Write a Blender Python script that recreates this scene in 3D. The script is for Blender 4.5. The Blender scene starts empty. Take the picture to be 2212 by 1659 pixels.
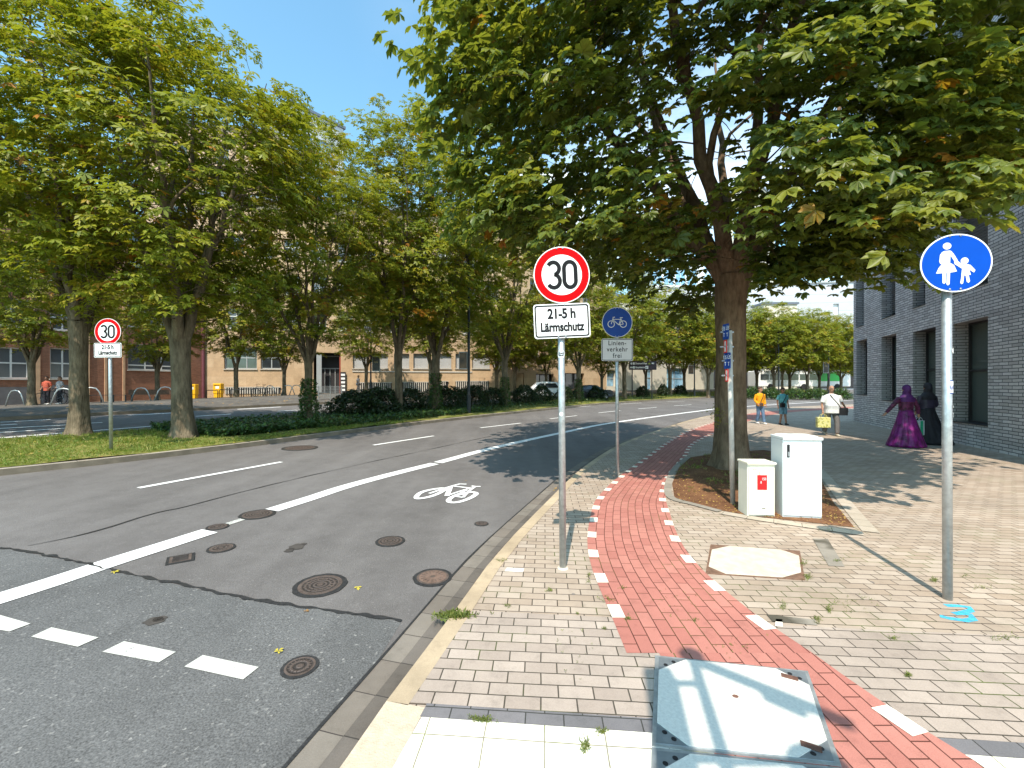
import bpy, bmesh, math, random
import numpy as np
from mathutils import Vector, Matrix, Euler
R = math.radians
random.seed(7); rng = np.random.default_rng(11)
scene = bpy.context.scene
C = scene.collection

# ------------------------------------------------------------------ camera model
F, CU, HZ, CH = 920.0, 1106.0, 833.0, 1.75      # focal length and centre in picture units 2212 wide
# street side kerb line (plan), from behind the camera to where the street bends away
KERB = [(-2.6,-6.0),(-1.5,-1.0),(-.786,1.95),(-.695,2.36),(-.494,3.11),(-.15,4.45),(.47,6.26),(1.52,9.1),(3.22,12.7),(5.66,16.6),(9.6,22.4),(14.2,28.0),(19.1,32.6),(31.7,39.6),(60,52),(120,70)]
def smooth(pts, n=6):
    """Catmull-Rom resample of a plan polyline"""
    P = [np.array(p, float) for p in pts]; P = [2*P[0]-P[1]] + P + [2*P[-1]-P[-2]]
    out = []
    for i in range(1, len(P)-2):
        p0,p1,p2,p3 = P[i-1:i+3]
        for k in range(n):
            t = k/n
            out.append(.5*((2*p1)+(p2-p0)*t+(2*p0-5*p1+4*p2-p3)*t*t+(3*p1-p0-3*p2+p3)*t**3))
    out.append(P[-2]); return np.array(out)
KC = smooth(KERB, 5)
def kdist(x, y):
    """signed distance to the kerb line, positive on the street side"""
    p = np.array([x, y]); a = KC[:-1]; b = KC[1:]; ab = b-a
    t = np.clip(((p-a)*ab).sum(1)/(ab*ab).sum(1), 0, 1)
    q = a+ab*t[:,None]; dd = ((p-q)**2).sum(1); i = int(dd.argmin())
    cr = ab[i,0]*(y-a[i,1])-ab[i,1]*(x-a[i,0])
    return math.copysign(math.sqrt(dd[i]), cr)
def g(x, y):
    """height of the ground without kerb steps: the outer side of the bend lies higher"""
    d = kdist(x, y)
    if d <= 0: return 0.0
    h = .022*min(d, 12.0)
    s = min(max((d-12)/14, 0), 1); s = s*s*(3-2*s)
    return h + s*float(np.interp(x, [-60,-40,-31,-16,2,100], [-.05,-.05,.2,.72,.8,.8]))
def gnd(u, v, off=0.0):
    """point of the ground seen at picture position u, v"""
    kx, kz = (u-CU)/F, -(v-HZ)/F
    y = .5
    while y < 160:
        if CH+kz*y <= g(kx*y, y)+off: break
        y *= 1.03
    lo, hi = y/1.03, y
    for _ in range(16):
        m = (lo+hi)/2
        if CH+kz*m <= g(kx*m, m)+off: hi = m
        else: lo = m
    return Vector((kx*hi, hi, g(kx*hi, hi)+off))
def at(u, v, Y): return Vector(((u-CU)/F*Y, Y, CH-(v-HZ)/F*Y))

# ------------------------------------------------------------------ materials
def newmat(name):
    m = bpy.data.materials.new(name); m.use_nodes = True
    nt = m.node_tree; b = nt.nodes['Principled BSDF']; return m, nt, b
def mixc(nt, fac, a, b):
    n = nt.nodes.new('ShaderNodeMix'); n.data_type = 'RGBA'; n.clamp_factor = True
    for key, val in ((0, fac), (6, a), (7, b)):
        if hasattr(val, 'is_output') or hasattr(val, 'links'): nt.links.new(val, n.inputs[key])
        elif key == 0: n.inputs[0].default_value = val
        else: n.inputs[key].default_value = (*val, 1) if len(val) == 3 else val
    return n.outputs[2]
def noise(nt, scale, detail=4, vec=None, rough=.55):
    n = nt.nodes.new('ShaderNodeTexNoise'); n.inputs['Scale'].default_value = scale; n.inputs['Detail'].default_value = detail
    n.inputs['Roughness'].default_value = rough
    if vec is not None: nt.links.new(vec, n.inputs['Vector'])
    return n
def objco(nt):
    n = nt.nodes.new('ShaderNodeTexCoord'); return n.outputs['Object']
def ramp(nt, inp, stops):
    n = nt.nodes.new('ShaderNodeValToRGB'); e = n.color_ramp.elements
    while len(e) < len(stops): e.new(.5)
    for i, (p, c) in enumerate(stops):
        e[i].position = p; e[i].color = (*c, 1) if len(c) == 3 else c
    nt.links.new(inp, n.inputs[0]); return n.outputs[0]
def bump(nt, b, h, strength=.3, dist=.01):
    n = nt.nodes.new('ShaderNodeBump'); n.inputs['Strength'].default_value = strength; n.inputs['Distance'].default_value = dist
    nt.links.new(h, n.inputs['Height']); nt.links.new(n.outputs[0], b.inputs['Normal'])
def math_(nt, op, a, b=None):
    n = nt.nodes.new('ShaderNodeMath'); n.operation = op
    for i, v in enumerate((a, b)):
        if v is None: continue
        if hasattr(v, 'is_output'): nt.links.new(v, n.inputs[i])
        else: n.inputs[i].default_value = v
    return n.outputs[0]
def plain(name, col, rough=.6, metal=0.0, vary=.12, scale=8, bmp=0.0, bscale=60, spec=.4):
    m, nt, b = newmat(name); oc = objco(nt)
    nz = noise(nt, scale, 4, oc)
    lo = tuple(c*(1-vary) for c in col); hi = tuple(min(1, c*(1+vary)) for c in col)
    nt.links.new(ramp(nt, nz.outputs[0], [(.3, lo), (.7, hi)]), b.inputs['Base Color'])
    b.inputs['Roughness'].default_value = rough; b.inputs['Metallic'].default_value = metal
    b.inputs['Specular IOR Level'].default_value = spec
    if bmp: bump(nt, b, noise(nt, bscale, 5, oc).outputs[0], bmp)
    return m
def brickmat(name, c1, c2, mortar, bw, rh, ms, rot=0.0, rough=.85, vec='plan', offs=.5, stain=.18, moss=None, freq=2, sq=1.0, bstr=.5, extra=None):
    m, nt, b = newmat(name)
    tc = nt.nodes.new('ShaderNodeTexCoord')
    if vec == 'plan':
        mp = nt.nodes.new('ShaderNodeMapping'); mp.inputs['Rotation'].default_value = (0, 0, rot)
        nt.links.new(tc.outputs['Object'], mp.inputs[0]); V = mp.outputs[0]
    elif vec == 'wall':
        s = nt.nodes.new('ShaderNodeSeparateXYZ'); nt.links.new(tc.outputs['Object'], s.inputs[0])
        c = nt.nodes.new('ShaderNodeCombineXYZ'); nt.links.new(math_(nt, 'ADD', s.outputs[0], s.outputs[1]), c.inputs[0]); nt.links.new(s.outputs[2], c.inputs[1]); V = c.outputs[0]
    else:
        V = tc.outputs['UV']
    oc = tc.outputs['Object']
    wob = noise(nt, 2.2, 2, oc); va = nt.nodes.new('ShaderNodeVectorMath'); va.operation = 'MULTIPLY_ADD'
    nt.links.new(wob.outputs['Color'], va.inputs[0]); va.inputs[1].default_value = (ms*2.3,)*3; nt.links.new(V, va.inputs[2]); V = va.outputs[0]
    t = nt.nodes.new('ShaderNodeTexBrick'); nt.links.new(V, t.inputs['Vector'])
    t.offset = offs; t.offset_frequency = freq; t.squash = sq
    t.inputs['Scale'].default_value = 1; t.inputs['Brick Width'].default_value = bw; t.inputs['Row Height'].default_value = rh
    t.inputs['Mortar Size'].default_value = ms; t.inputs['Mortar Smooth'].default_value = .35
    t.inputs['Color1'].default_value = (*c1, 1); t.inputs['Color2'].default_value = (*c2, 1)
    mo = mortar
    if moss:
        ms_ = noise(nt, 1.3, 5, oc); mo = ramp(nt, ms_.outputs[0], [(.52, mortar), (.66, moss)]); nt.links.new(mo, t.inputs['Mortar'])
    else: t.inputs['Mortar'].default_value = (*mortar, 1)
    big = noise(nt, .9, 6, oc, .65); fine = noise(nt, 170, 3, oc)
    st = ramp(nt, big.outputs[0], [(.28, (1-stain,)*3), (.72, (1+stain*.6,)*3)])
    midn = noise(nt, 7.5, 6, oc, .7)
    fi = mixc(nt, .5, ramp(nt, fine.outputs[0], [(.3, (.80,)*3), (.7, (1.16,)*3)]), ramp(nt, midn.outputs[0], [(.30, (.66,)*3), (.46, (1.0,)*3), (.72, (1.14,)*3)]))
    mm = nt.nodes.new('ShaderNodeMix'); mm.data_type = 'RGBA'; mm.blend_type = 'MULTIPLY'; mm.inputs[0].default_value = 1
    nt.links.new(t.outputs['Color'], mm.inputs[6]); nt.links.new(st, mm.inputs[7])
    m2 = nt.nodes.new('ShaderNodeMix'); m2.data_type = 'RGBA'; m2.blend_type = 'MULTIPLY'; m2.inputs[0].default_value = 1
    nt.links.new(mm.outputs[2], m2.inputs[6]); nt.links.new(fi, m2.inputs[7]); col = m2.outputs[2]
    if extra:   # dark spots such as old chewing gum
        sp = nt.nodes.new('ShaderNodeTexVoronoi'); sp.inputs['Scale'].default_value = 2.6; nt.links.new(oc, sp.inputs['Vector'])
        col = mixc(nt, ramp(nt, sp.outputs['Distance'], [(.035, (.75,)*3), (.05, (0, 0, 0))]), col, extra)
    nt.links.new(col, b.inputs['Base Color'])
    b.inputs['Roughness'].default_value = rough; b.inputs['Specular IOR Level'].default_value = .25
    h = math_(nt, 'ADD', math_(nt, 'MULTIPLY', t.outputs['Fac'], -1.0), math_(nt, 'MULTIPLY', fine.outputs[0], .25))
    bump(nt, b, h, bstr, .006)
    return m

def asphalt(name, lo, hi, grain=140, speck=.25):
    m, nt, b = newmat(name); oc = objco(nt)
    big = noise(nt, .35, 6, oc, .6); gr = noise(nt, grain, 3, oc, .7); vo = nt.nodes.new('ShaderNodeTexVoronoi'); vo.inputs['Scale'].default_value = 75; nt.links.new(oc, vo.inputs['Vector'])
    mp = nt.nodes.new('ShaderNodeMapping'); mp.inputs['Rotation'].default_value = (0, 0, R(28)); mp.inputs['Scale'].default_value = (1.3, .10, 1); nt.links.new(oc, mp.inputs[0])
    lane = noise(nt, 1.0, 3, mp.outputs[0]); mid = noise(nt, 3.5, 5, oc, .7)
    bl_ = math_(nt, 'ADD', math_(nt, 'MULTIPLY', big.outputs[0], .4), math_(nt, 'ADD', math_(nt, 'MULTIPLY', lane.outputs[0], .35), math_(nt, 'MULTIPLY', mid.outputs[0], .25)))
    c = ramp(nt, bl_, [(.38, tuple(q*.9 for q in lo)), (.6, tuple(q*1.06 for q in hi))])
    g1 = ramp(nt, gr.outputs[0], [(.3, (.64-.16*(speck > .5),)*3), (.7, (1.36+.16*(speck > .5),)*3)])
    mm = nt.nodes.new('ShaderNodeMix'); mm.data_type = 'RGBA'; mm.blend_type = 'MULTIPLY'; mm.inputs[0].default_value = 1
    nt.links.new(c, mm.inputs[6]); nt.links.new(g1, mm.inputs[7])
    stone = ramp(nt, vo.outputs['Color'], [(.86, (0, 0, 0)), (.95, (speck,)*3)])
    nt.links.new(mixc(nt, stone, mm.outputs[2], (.34, .33, .31)), b.inputs['Base Color'])
    b.inputs['Roughness'].default_value = .82; b.inputs['Specular IOR Level'].default_value = .35
    bump(nt, b, vo.outputs['Distance'], .35, .006)
    return m

M = {}
M['asphalt_old'] = asphalt('asphalt_old', (.112, .103, .098), (.150, .140, .134))
M['asphalt_coarse'] = asphalt('asphalt_coarse', (.096, .096, .094), (.128, .128, .126), 90, .6)
M['tar'] = plain('tar', (.032, .031, .031), .5, vary=.3, scale=30, bmp=.4)
def paintmat(name, col, wear, thr):
    m, nt, b = newmat(name); oc = objco(nt)
    a = noise(nt, 45, 5, oc, .75); c = noise(nt, 1.7, 3, oc)
    f = ramp(nt, math_(nt, 'ADD', math_(nt, 'MULTIPLY', a.outputs[0], .6), math_(nt, 'MULTIPLY', c.outputs[0], .4)), [(thr, (0, 0, 0)), (thr+.05, (1, 1, 1))])
    st = ramp(nt, noise(nt, 5, 4, oc).outputs[0], [(.3, tuple(q*.9 for q in col)), (.7, col)])
    nt.links.new(mixc(nt, f, st, wear), b.inputs['Base Color']); b.inputs['Roughness'].default_value = .7; bump(nt, b, a.outputs[0], .2); return m
M['paint'] = paintmat('paint', (.80, .80, .78), (.30, .29, .28), .60)
M['paint_old'] = paintmat('paint_old', (.56, .56, .51), (.26, .26, .25), .545)
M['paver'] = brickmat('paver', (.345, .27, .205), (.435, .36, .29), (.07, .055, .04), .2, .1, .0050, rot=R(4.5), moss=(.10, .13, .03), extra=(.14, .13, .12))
M['paver_grey'] = brickmat('paver_grey', (.335, .275, .23), (.425, .355, .30), (.07, .06, .045), .2, .1, .0048, rot=R(4.0), moss=(.10, .13, .03), extra=(.14, .13, .12))
M['paver_plaza'] = brickmat('paver_plaza', (.36, .315, .26), (.43, .385, .325), (.12, .10, .08), .2, .1, .0042, rot=R(-4), moss=(.12, .13, .05), extra=(.16, .15, .13))
M['paver_red'] = brickmat('paver_red', (.385, .15, .12), (.455, .195, .155), (.10, .035, .025), .2, .1, .0046, vec='uv', moss=(.13, .12, .03), stain=.14)
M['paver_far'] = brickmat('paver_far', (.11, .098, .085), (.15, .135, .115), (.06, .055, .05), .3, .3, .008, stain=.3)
M['slate'] = brickmat('slate', (.15, .145, .15), (.19, .18, .185), (.05, .05, .045), .2, .12, .004, rot=R(4.5))
M['tactile'] = brickmat('tactile', (.74, .72, .60), (.78, .76, .66), (.25, .23, .16), .3, .3, .004, rot=R(4.5), offs=.0, stain=.1, moss=(.2, .24, .06), bstr=.25)
M['gutter'] = brickmat('gutter', (.175, .15, .125), (.215, .19, .16), (.06, .05, .045), .3, 5, .004, vec='uv', offs=0, stain=.3)
M['gutter_dark'] = brickmat('gutter_dark', (.115, .10, .085), (.15, .132, .115), (.05, .045, .04), .3, 5, .004, vec='uv', offs=0, stain=.3)
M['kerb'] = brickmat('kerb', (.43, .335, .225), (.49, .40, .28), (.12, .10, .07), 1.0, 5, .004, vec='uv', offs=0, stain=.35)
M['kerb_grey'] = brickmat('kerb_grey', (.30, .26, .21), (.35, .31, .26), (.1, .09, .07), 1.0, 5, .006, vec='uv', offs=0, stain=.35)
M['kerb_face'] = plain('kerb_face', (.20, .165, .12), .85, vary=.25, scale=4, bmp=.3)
M['ribbed'] = plain('ribbed', (.52, .43, .32), .8, vary=.12, scale=20, bmp=.5, bscale=90)
M['marker'] = plain('marker', (.76, .71, .60), .75, vary=.08, scale=10, bmp=.15)
M['edging'] = brickmat('edging', (.27, .245, .205), (.33, .29, .24), (.09, .08, .06), .3, 5, .004, vec='uv', offs=0, stain=.25)
M['edging_light'] = brickmat('edging_light', (.42, .36, .28), (.46, .40, .33), (.11, .1, .08), .3, 5, .004, vec='uv', offs=0, stain=.2)
def groundmat(name, stops, scale, bmp=.6):
    m, nt, b = newmat(name); oc = objco(nt)
    a = noise(nt, scale, 8, oc, .7); c = noise(nt, scale*.08, 3, oc)
    mx = math_(nt, 'ADD', math_(nt, 'MULTIPLY', a.outputs[0], .6), math_(nt, 'MULTIPLY', c.outputs[0], .4))
    nt.links.new(ramp(nt, mx, stops), b.inputs['Base Color']); b.inputs['Roughness'].default_value = .95
    b.inputs['Specular IOR Level'].default_value = .1
    bump(nt, b, a.outputs[0], bmp, .03); return m
M['lawn'] = groundmat('lawn', [(.36, (.07, .085, .02)), (.46, (.13, .15, .03)), (.56, (.24, .22, .07)), (.68, (.33, .27, .12))], 26)
M['soil'] = groundmat('soil', [(.35, (.07, .035, .02)), (.5, (.17, .085, .045)), (.65, (.27, .14, .07))], 30)
M['earth'] = groundmat('earth', [(.3, (.05, .045, .03)), (.7, (.13, .10, .06))], 12)
M['base'] = groundmat('base', [(.3, (.12, .12, .11)), (.7, (.17, .165, .15))], 3)
M['galv'] = plain('galv', (.47, .49, .49), .42, .65, vary=.18, scale=22, bmp=.08)
M['steel'] = plain('steel', (.33, .36, .38), .45, .7, vary=.15, scale=16)
M['dark_steel'] = plain('dark_steel', (.035, .04, .045), .5, .3)
M['black'] = plain('black', (.015, .015, .017), .5)
M['iron'] = plain('iron', (.12, .09, .075), .6, .3, vary=.35, scale=14, bmp=.5, bscale=40)
M['rust'] = plain('rust', (.17, .085, .06), .8, .3, vary=.3, scale=22, bmp=.4)
M['rust_tan'] = plain('rust_tan', (.20, .115, .075), .8, .2, vary=.3, scale=22, bmp=.4)
M['concrete_white'] = plain('concrete_white', (.66, .635, .57), .75, vary=.1, scale=60, bmp=.25, bscale=140)
M['concrete_tan'] = plain('concrete_tan', (.56, .50, .40), .85, vary=.16, scale=9, bmp=.4, bscale=60)
M['sign_white'] = plain('sign_white', (.80, .80, .78), .35, vary=.02)
M['sign_grey'] = plain('sign_grey', (.50, .48, .46), .4, vary=.03)
M['sign_red'] = plain('sign_red', (.58, .001, .003), .5, vary=.05, spec=.08)
M['sign_black'] = plain('sign_black', (.010, .010, .011), .55, spec=.15)
M['sign_blue'] = plain('sign_blue', (.001, .066, .42), .5, vary=.05, spec=.1)
M['sign_blue_old'] = plain('sign_blue_old', (.008, .045, .22), .5, vary=.06, spec=.2)
M['white_box'] = plain('white_box', (.76, .79, .78), .4, vary=.03, scale=3)
M['cream_box'] = plain('cream_box', (.76, .73, .60), .45, vary=.04, scale=5)
M['hydrant_red'] = plain('hydrant_red', (.62, .012, .015), .4, vary=.05)
M['yellow'] = plain('yellow', (.80, .42, .01), .45, vary=.06)
M['spray_blue'] = plain('spray_blue', (.06, .46, .72), .7, vary=.25, scale=30)
M['pole_pale'] = plain('pole_pale', (.50, .47, .42), .6, .1, vary=.15, scale=14)
M['wood'] = plain('wood', (.12, .06, .035), .7, vary=.3, scale=12)
M['rubber'] = plain('rubber', (.02, .02, .02), .8)

def bark(name, lo, hi):
    m, nt, b = newmat(name); oc = objco(nt)
    mp = nt.nodes.new('ShaderNodeMapping'); mp.inputs['Scale'].default_value = (1, 1, .28); nt.links.new(oc, mp.inputs[0])
    a = noise(nt, 11, 8, mp.outputs[0], .7); c = noise(nt, 1.6, 3, oc)
    v = nt.nodes.new('ShaderNodeTexVoronoi'); v.inputs['Scale'].default_value = 22; nt.links.new(mp.outputs[0], v.inputs['Vector'])
    mx = math_(nt, 'ADD', math_(nt, 'MULTIPLY', a.outputs[0], .7), math_(nt, 'MULTIPLY', c.outputs[0], .35))
    nt.links.new(ramp(nt, mx, [(.36, lo), (.52, tuple((p+q)/2 for p, q in zip(lo, hi))), (.68, hi)]), b.inputs['Base Color'])
    b.inputs['Roughness'].default_value = .9; b.inputs['Specular IOR Level'].default_value = .15
    bump(nt, b, math_(nt, 'ADD', a.outputs[0], math_(nt, 'MULTIPLY', v.outputs['Distance'], .6)), .9, .03); return m
M['bark'] = bark('bark', (.06, .047, .030), (.24, .19, .125))
M['bark_near'] = bark('bark_near', (.07, .046, .028), (.26, .18, .115))

def leafmat(name, stops, trans=.35, rough=.5):
    m = bpy.data.materials.new(name); m.use_nodes = True; nt = m.node_tree; nt.nodes.clear()
    out = nt.nodes.new('ShaderNodeOutputMaterial'); b = nt.nodes.new('ShaderNodeBsdfPrincipled'); t = nt.nodes.new('ShaderNodeBsdfTranslucent'); mx = nt.nodes.new('ShaderNodeMixShader')
    at_ = nt.nodes.new('ShaderNodeAttribute'); at_.attribute_name = 'tint'
    col = ramp(nt, at_.outputs['Fac'], stops)
    nz = noise(nt, 40, 3, objco(nt)); fi = ramp(nt, nz.outputs[0], [(.3, (.82,)*3), (.7, (1.15,)*3)])
    mm = nt.nodes.new('ShaderNodeMix'); mm.data_type = 'RGBA'; mm.blend_type = 'MULTIPLY'; mm.inputs[0].default_value = 1
    nt.links.new(col, mm.inputs[6]); nt.links.new(fi, mm.inputs[7])
    nt.links.new(mm.outputs[2], b.inputs['Base Color']); b.inputs['Roughness'].default_value = rough; b.inputs['Specular IOR Level'].default_value = .35
    tc = mixc(nt, .5, mm.outputs[2], (.36, .38, .015)); nt.links.new(tc, t.inputs[0])
    mx.inputs[0].default_value = trans
    nt.links.new(b.outputs[0], mx.inputs[1]); nt.links.new(t.outputs[0], mx.inputs[2]); nt.links.new(mx.outputs[0], out.inputs[0])
    return m
M['leaf'] = leafmat('leaf', [(0, (.085, .14, .016)), (.35, (.175, .22, .018)), (.7, (.31, .31, .022)), (.9, (.38, .29, .025)), (1, (.42, .17, .02))], .42)
M['leaf_near'] = leafmat('leaf_near', [(0, (.072, .12, .030)), (.45, (.14, .185, .034)), (.8, (.26, .265, .036)), (.94, (.35, .25, .04)), (1, (.46, .18, .025))], .46, .42)
M['ivy'] = leafmat('ivy', [(0, (.018, .045, .014)), (.6, (.035, .085, .02)), (1, (.09, .16, .03))], .15, .4)
M['hedge'] = leafmat('hedge', [(0, (.010, .022, .009)), (.6, (.022, .045, .014)), (1, (.05, .09, .02))], .08, .45)
M['grassblade'] = leafmat('grassblade', [(0, (.08, .15, .015)), (.6, (.16, .23, .03)), (1, (.33, .30, .10))], .3, .6)
M['weed'] = leafmat('weed', [(0, (.09, .13, .03)), (.6, (.15, .19, .04)), (1, (.22, .24, .05))], .3, .6)
M['dry'] = leafmat('dry', [(0, (.50, .42, .05)), (.5, (.42, .26, .08)), (1, (.24, .12, .05))], .1, .7)

# ------------------------------------------------------------------ object helpers
def link(name, me, mat=None, parent=None):
    o = bpy.data.objects.new(name, me); C.objects.link(o)
    if mat is not None and me is not None:
        for mm in (mat if isinstance(mat, (list, tuple)) else [mat]): me.materials.append(M[mm] if isinstance(mm, str) else mm)
    if parent is not None: o.parent = parent
    return o
def tag(o, label=None, cat=None, group=None, kind=None):
    if label: o['label'] = label
    if cat: o['category'] = cat
    if group: o['group'] = group
    if kind: o['kind'] = kind
    return o
def empty(name, loc, rz=0.0, label=None, cat=None, group=None):
    o = bpy.data.objects.new(name, None); o.empty_display_size = .2; C.objects.link(o)
    o.location = loc; o.rotation_euler = (0, 0, rz); return tag(o, label, cat, group)
def from_lists(name, V, Fc, mat, parent=None, smooth_=False):
    me = bpy.data.meshes.new(name); me.from_pydata([tuple(v) for v in V], [], Fc); me.update()
    if smooth_: me.polygons.foreach_set('use_smooth', [True]*len(me.polygons))
    return link(name, me, mat, parent)
class MB:
    """collects shapes into one mesh"""
    def __init__(s): s.V = []; s.F = []
    def box(s, c, d, rz=0.0, taper=1.0, tilt=None):
        x, y, z = (q/2 for q in d); n = len(s.V); cr, sr = math.cos(rz), math.sin(rz)
        for k, zz in enumerate((-z, z)):
            f = taper if k else 1
            for xx, yy in ((-x, -y), (x, -y), (x, y), (-x, y)):
                p = Vector((xx*f, yy*f, zz))
                if tilt is not None: p = tilt @ p
                s.V.append((c[0]+p.x*cr-p.y*sr, c[1]+p.x*sr+p.y*cr, c[2]+p.z))
        s.F += [tuple(n+i for i in f) for f in ((3, 2, 1, 0), (4, 5, 6, 7), (0, 1, 5, 4), (1, 2, 6, 5), (2, 3, 7, 6), (3, 0, 4, 7))]; return s
    def tube(s, pts, rad, seg=8, cap=True, ell=1.0):
        pts = [Vector(p) for p in pts]; rad = rad if isinstance(rad, (list, tuple)) else [rad]*len(pts)
        n0 = len(s.V); prev = None
        for i, p in enumerate(pts):
            t = (pts[min(i+1, len(pts)-1)]-pts[max(i-1, 0)]).normalized()
            a = (prev-t*prev.dot(t)) if prev is not None else (Vector((1, 0, 0)) if abs(t.x) < .9 else Vector((0, 1, 0)))
            a = (a-t*a.dot(t)).normalized(); prev = a; b = t.cross(a)
            r = rad[i]; ra, rb = (r if isinstance(r, tuple) else (r, r*ell))
            for k in range(seg):
                w = 2*math.pi*k/seg; s.V.append(tuple(p+a*(math.cos(w)*ra)+b*(math.sin(w)*rb)))
        for i in range(len(pts)-1):
            for k in range(seg):
                a0 = n0+i*seg+k; a1 = n0+i*seg+(k+1) % seg; s.F.append((a0, a1, a1+seg, a0+seg))
        if cap: s.F.append(tuple(n0+k for k in range(seg))[::-1]); s.F.append(tuple(n0+(len(pts)-1)*seg+k for k in range(seg)))
        return s
    def prism(s, poly, z0, z1):
        """plan polygon (counterclockwise) from z0 to z1"""
        n = len(s.V); k = len(poly)
        s.V += [(p[0], p[1], z0) for p in poly]+[(p[0], p[1], z1) for p in poly]
        s.F.append(tuple(n+i for i in range(k))[::-1]); s.F.append(tuple(n+k+i for i in range(k)))
        for i in range(k): j = (i+1) % k; s.F.append((n+i, n+j, n+k+j, n+k+i))
        return s
    def vprism(s, poly, y0, y1):
        """polygon in x,z extruded along y"""
        n = len(s.V); k = len(poly)
        s.V += [(p[0], y0, p[1]) for p in poly]+[(p[0], y1, p[1]) for p in poly]
        s.F.append(tuple(n+i for i in range(k))); s.F.append(tuple(n+k+i for i in range(k))[::-1])
        for i in range(k): j = (i+1) % k; s.F.append((n+i, n+k+i, n+k+j, n+j))
        return s
    def ball(s, c, r, seg=14, rings=9):
        n = len(s.V)
        rr = r if isinstance(r, (tuple, list)) else (r, r, r)
        for i in range(rings+1):
            ph = math.pi*i/rings
            for k in range(seg):
                w = 2*math.pi*k/seg; s.V.append((c[0]+rr[0]*math.sin(ph)*math.cos(w), c[1]+rr[1]*math.sin(ph)*math.sin(w), c[2]+rr[2]*math.cos(ph)))
        for i in range(rings):
            for k in range(seg):
                a = n+i*seg+k; b = n+i*seg+(k+1) % seg; s.F.append((a, a+seg, b+seg, b))
        return s
    def quad(s, a, b, c, d): n = len(s.V); s.V += [tuple(a), tuple(b), tuple(c), tuple(d)]; s.F.append((n, n+1, n+2, n+3)); return s
    def build(s, name, mat, parent=None, smooth_=False, bevel=0.0, remesh=0.0, merge=False):
        o = from_lists(name, s.V, s.F, mat, parent, smooth_)
        if merge or remesh:
            bm = bmesh.new(); bm.from_mesh(o.data); bmesh.ops.remove_doubles(bm, verts=bm.verts, dist=1e-5); bmesh.ops.recalc_face_normals(bm, faces=bm.faces); bm.to_mesh(o.data); bm.free()
        if remesh:
            md = o.modifiers.new('Remesh', 'REMESH'); md.mode = 'VOXEL'; md.voxel_size = remesh; md.use_smooth_shade = True
            sm = o.modifiers.new('Smooth', 'SMOOTH'); sm.iterations = 3; sm.factor = .5
        if bevel:
            md = o.modifiers.new('Bevel', 'BEVEL'); md.width = bevel; md.segments = 2; md.limit_method = 'ANGLE'
        return o
def copy_tree(o, parent=None):
    c = o.copy(); C.objects.link(c)
    if parent is not None: c.parent = parent
    for ch in list(o.children): copy_tree(ch, c)
    return c
def text(name, s, size, mat, parent, loc, rot, align='CENTER', off=0.0, sx=1.0, ext=.0006, spacing=1.0):
    cu = bpy.data.curves.new(name, 'FONT'); cu.body = s; cu.size = size; cu.align_x = align; cu.align_y = 'CENTER'
    cu.offset = off; cu.extrude = ext; cu.space_character = spacing; cu.resolution_u = 4
    tmp = bpy.data.objects.new(name, cu); C.objects.link(tmp); dg = bpy.context.evaluated_depsgraph_get()
    me = bpy.data.meshes.new_from_object(tmp.evaluated_get(dg)); bpy.data.objects.remove(tmp); bpy.data.curves.remove(cu)
    me.materials.clear(); o = link(name, me, mat, parent)
    o.location = loc; o.rotation_euler = rot; o.scale = (sx, 1, 1); return o

# ------------------------------------------------------------------ plan strips that follow the ground
def arcl(P):
    d = np.r_[0, np.cumsum(np.hypot(*np.diff(P, axis=0).T))]; return d
def normals(P):
    t = np.gradient(P, axis=0); t /= np.linalg.norm(t, axis=1)[:, None]; return np.c_[-t[:, 1], t[:, 0]]
def strip(name, A, B, off, mat, nx=1, parent=None, zf=g, uvwidth=None, flat=None):
    """sheet between two plan curves with the same number of points"""
    A = np.asarray(A, float); B = np.asarray(B, float); n = len(A); V = []; Fc = []; UV = []
    s = arcl((A+B)/2)
    for i in range(n):
        w = np.hypot(*(B[i]-A[i]))
        for k in range(nx+1):
            p = A[i]+(B[i]-A[i])*k/nx; z = flat if flat is not None else zf(p[0], p[1])+off
            V.append((p[0], p[1], z)); UV.append((s[i], w*k/nx))
    for i in range(n-1):
        for k in range(nx):
            a = i*(nx+1)+k; Fc.append((a, a+1, a+nx+2, a+nx+1))
    o = from_lists(name, V, Fc, mat, parent)
    uv = o.data.uv_layers.new(name='UVMap')
    for L in o.data.loops: uv.data[L.index].uv = UV[L.vertex_index]
    bm = bmesh.new(); bm.from_mesh(o.data)
    for f in bm.faces:
        f.normal_update()
        if f.normal.z < 0: f.normal_flip()
    bm.to_mesh(o.data); bm.free()
    return o
def resample(P, n):
    P = np.asarray(P, float); s = arcl(P); t = np.linspace(0, s[-1], n); return np.c_[np.interp(t, s, P[:, 0]), np.interp(t, s, P[:, 1])]
def pxcurve(pts, off=0.0, n=5):
    return smooth([tuple(gnd(u, v, off))[:2] for u, v in pts], n)
def offset(P, d): return P+normals(P)*d
def ribbon(pts, w, off, zf=g):
    """flat band along a plan polyline, verts and faces"""
    P = np.asarray(pts, float); N = normals(P); V = []; Fc = []
    for p, nn in zip(P, N):
        for sgn in (-1, 1):
            q = p+nn*w/2*sgn; V.append((q[0], q[1], zf(q[0], q[1])+off))
    for i in range(len(P)-1): Fc.append((2*i, 2*i+2, 2*i+3, 2*i+1))
    return V, Fc
def add(L, VF):
    n = len(L[0]); L[0].extend(VF[0]); L[1].extend([tuple(n+i for i in f) for f in VF[1]])

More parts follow.
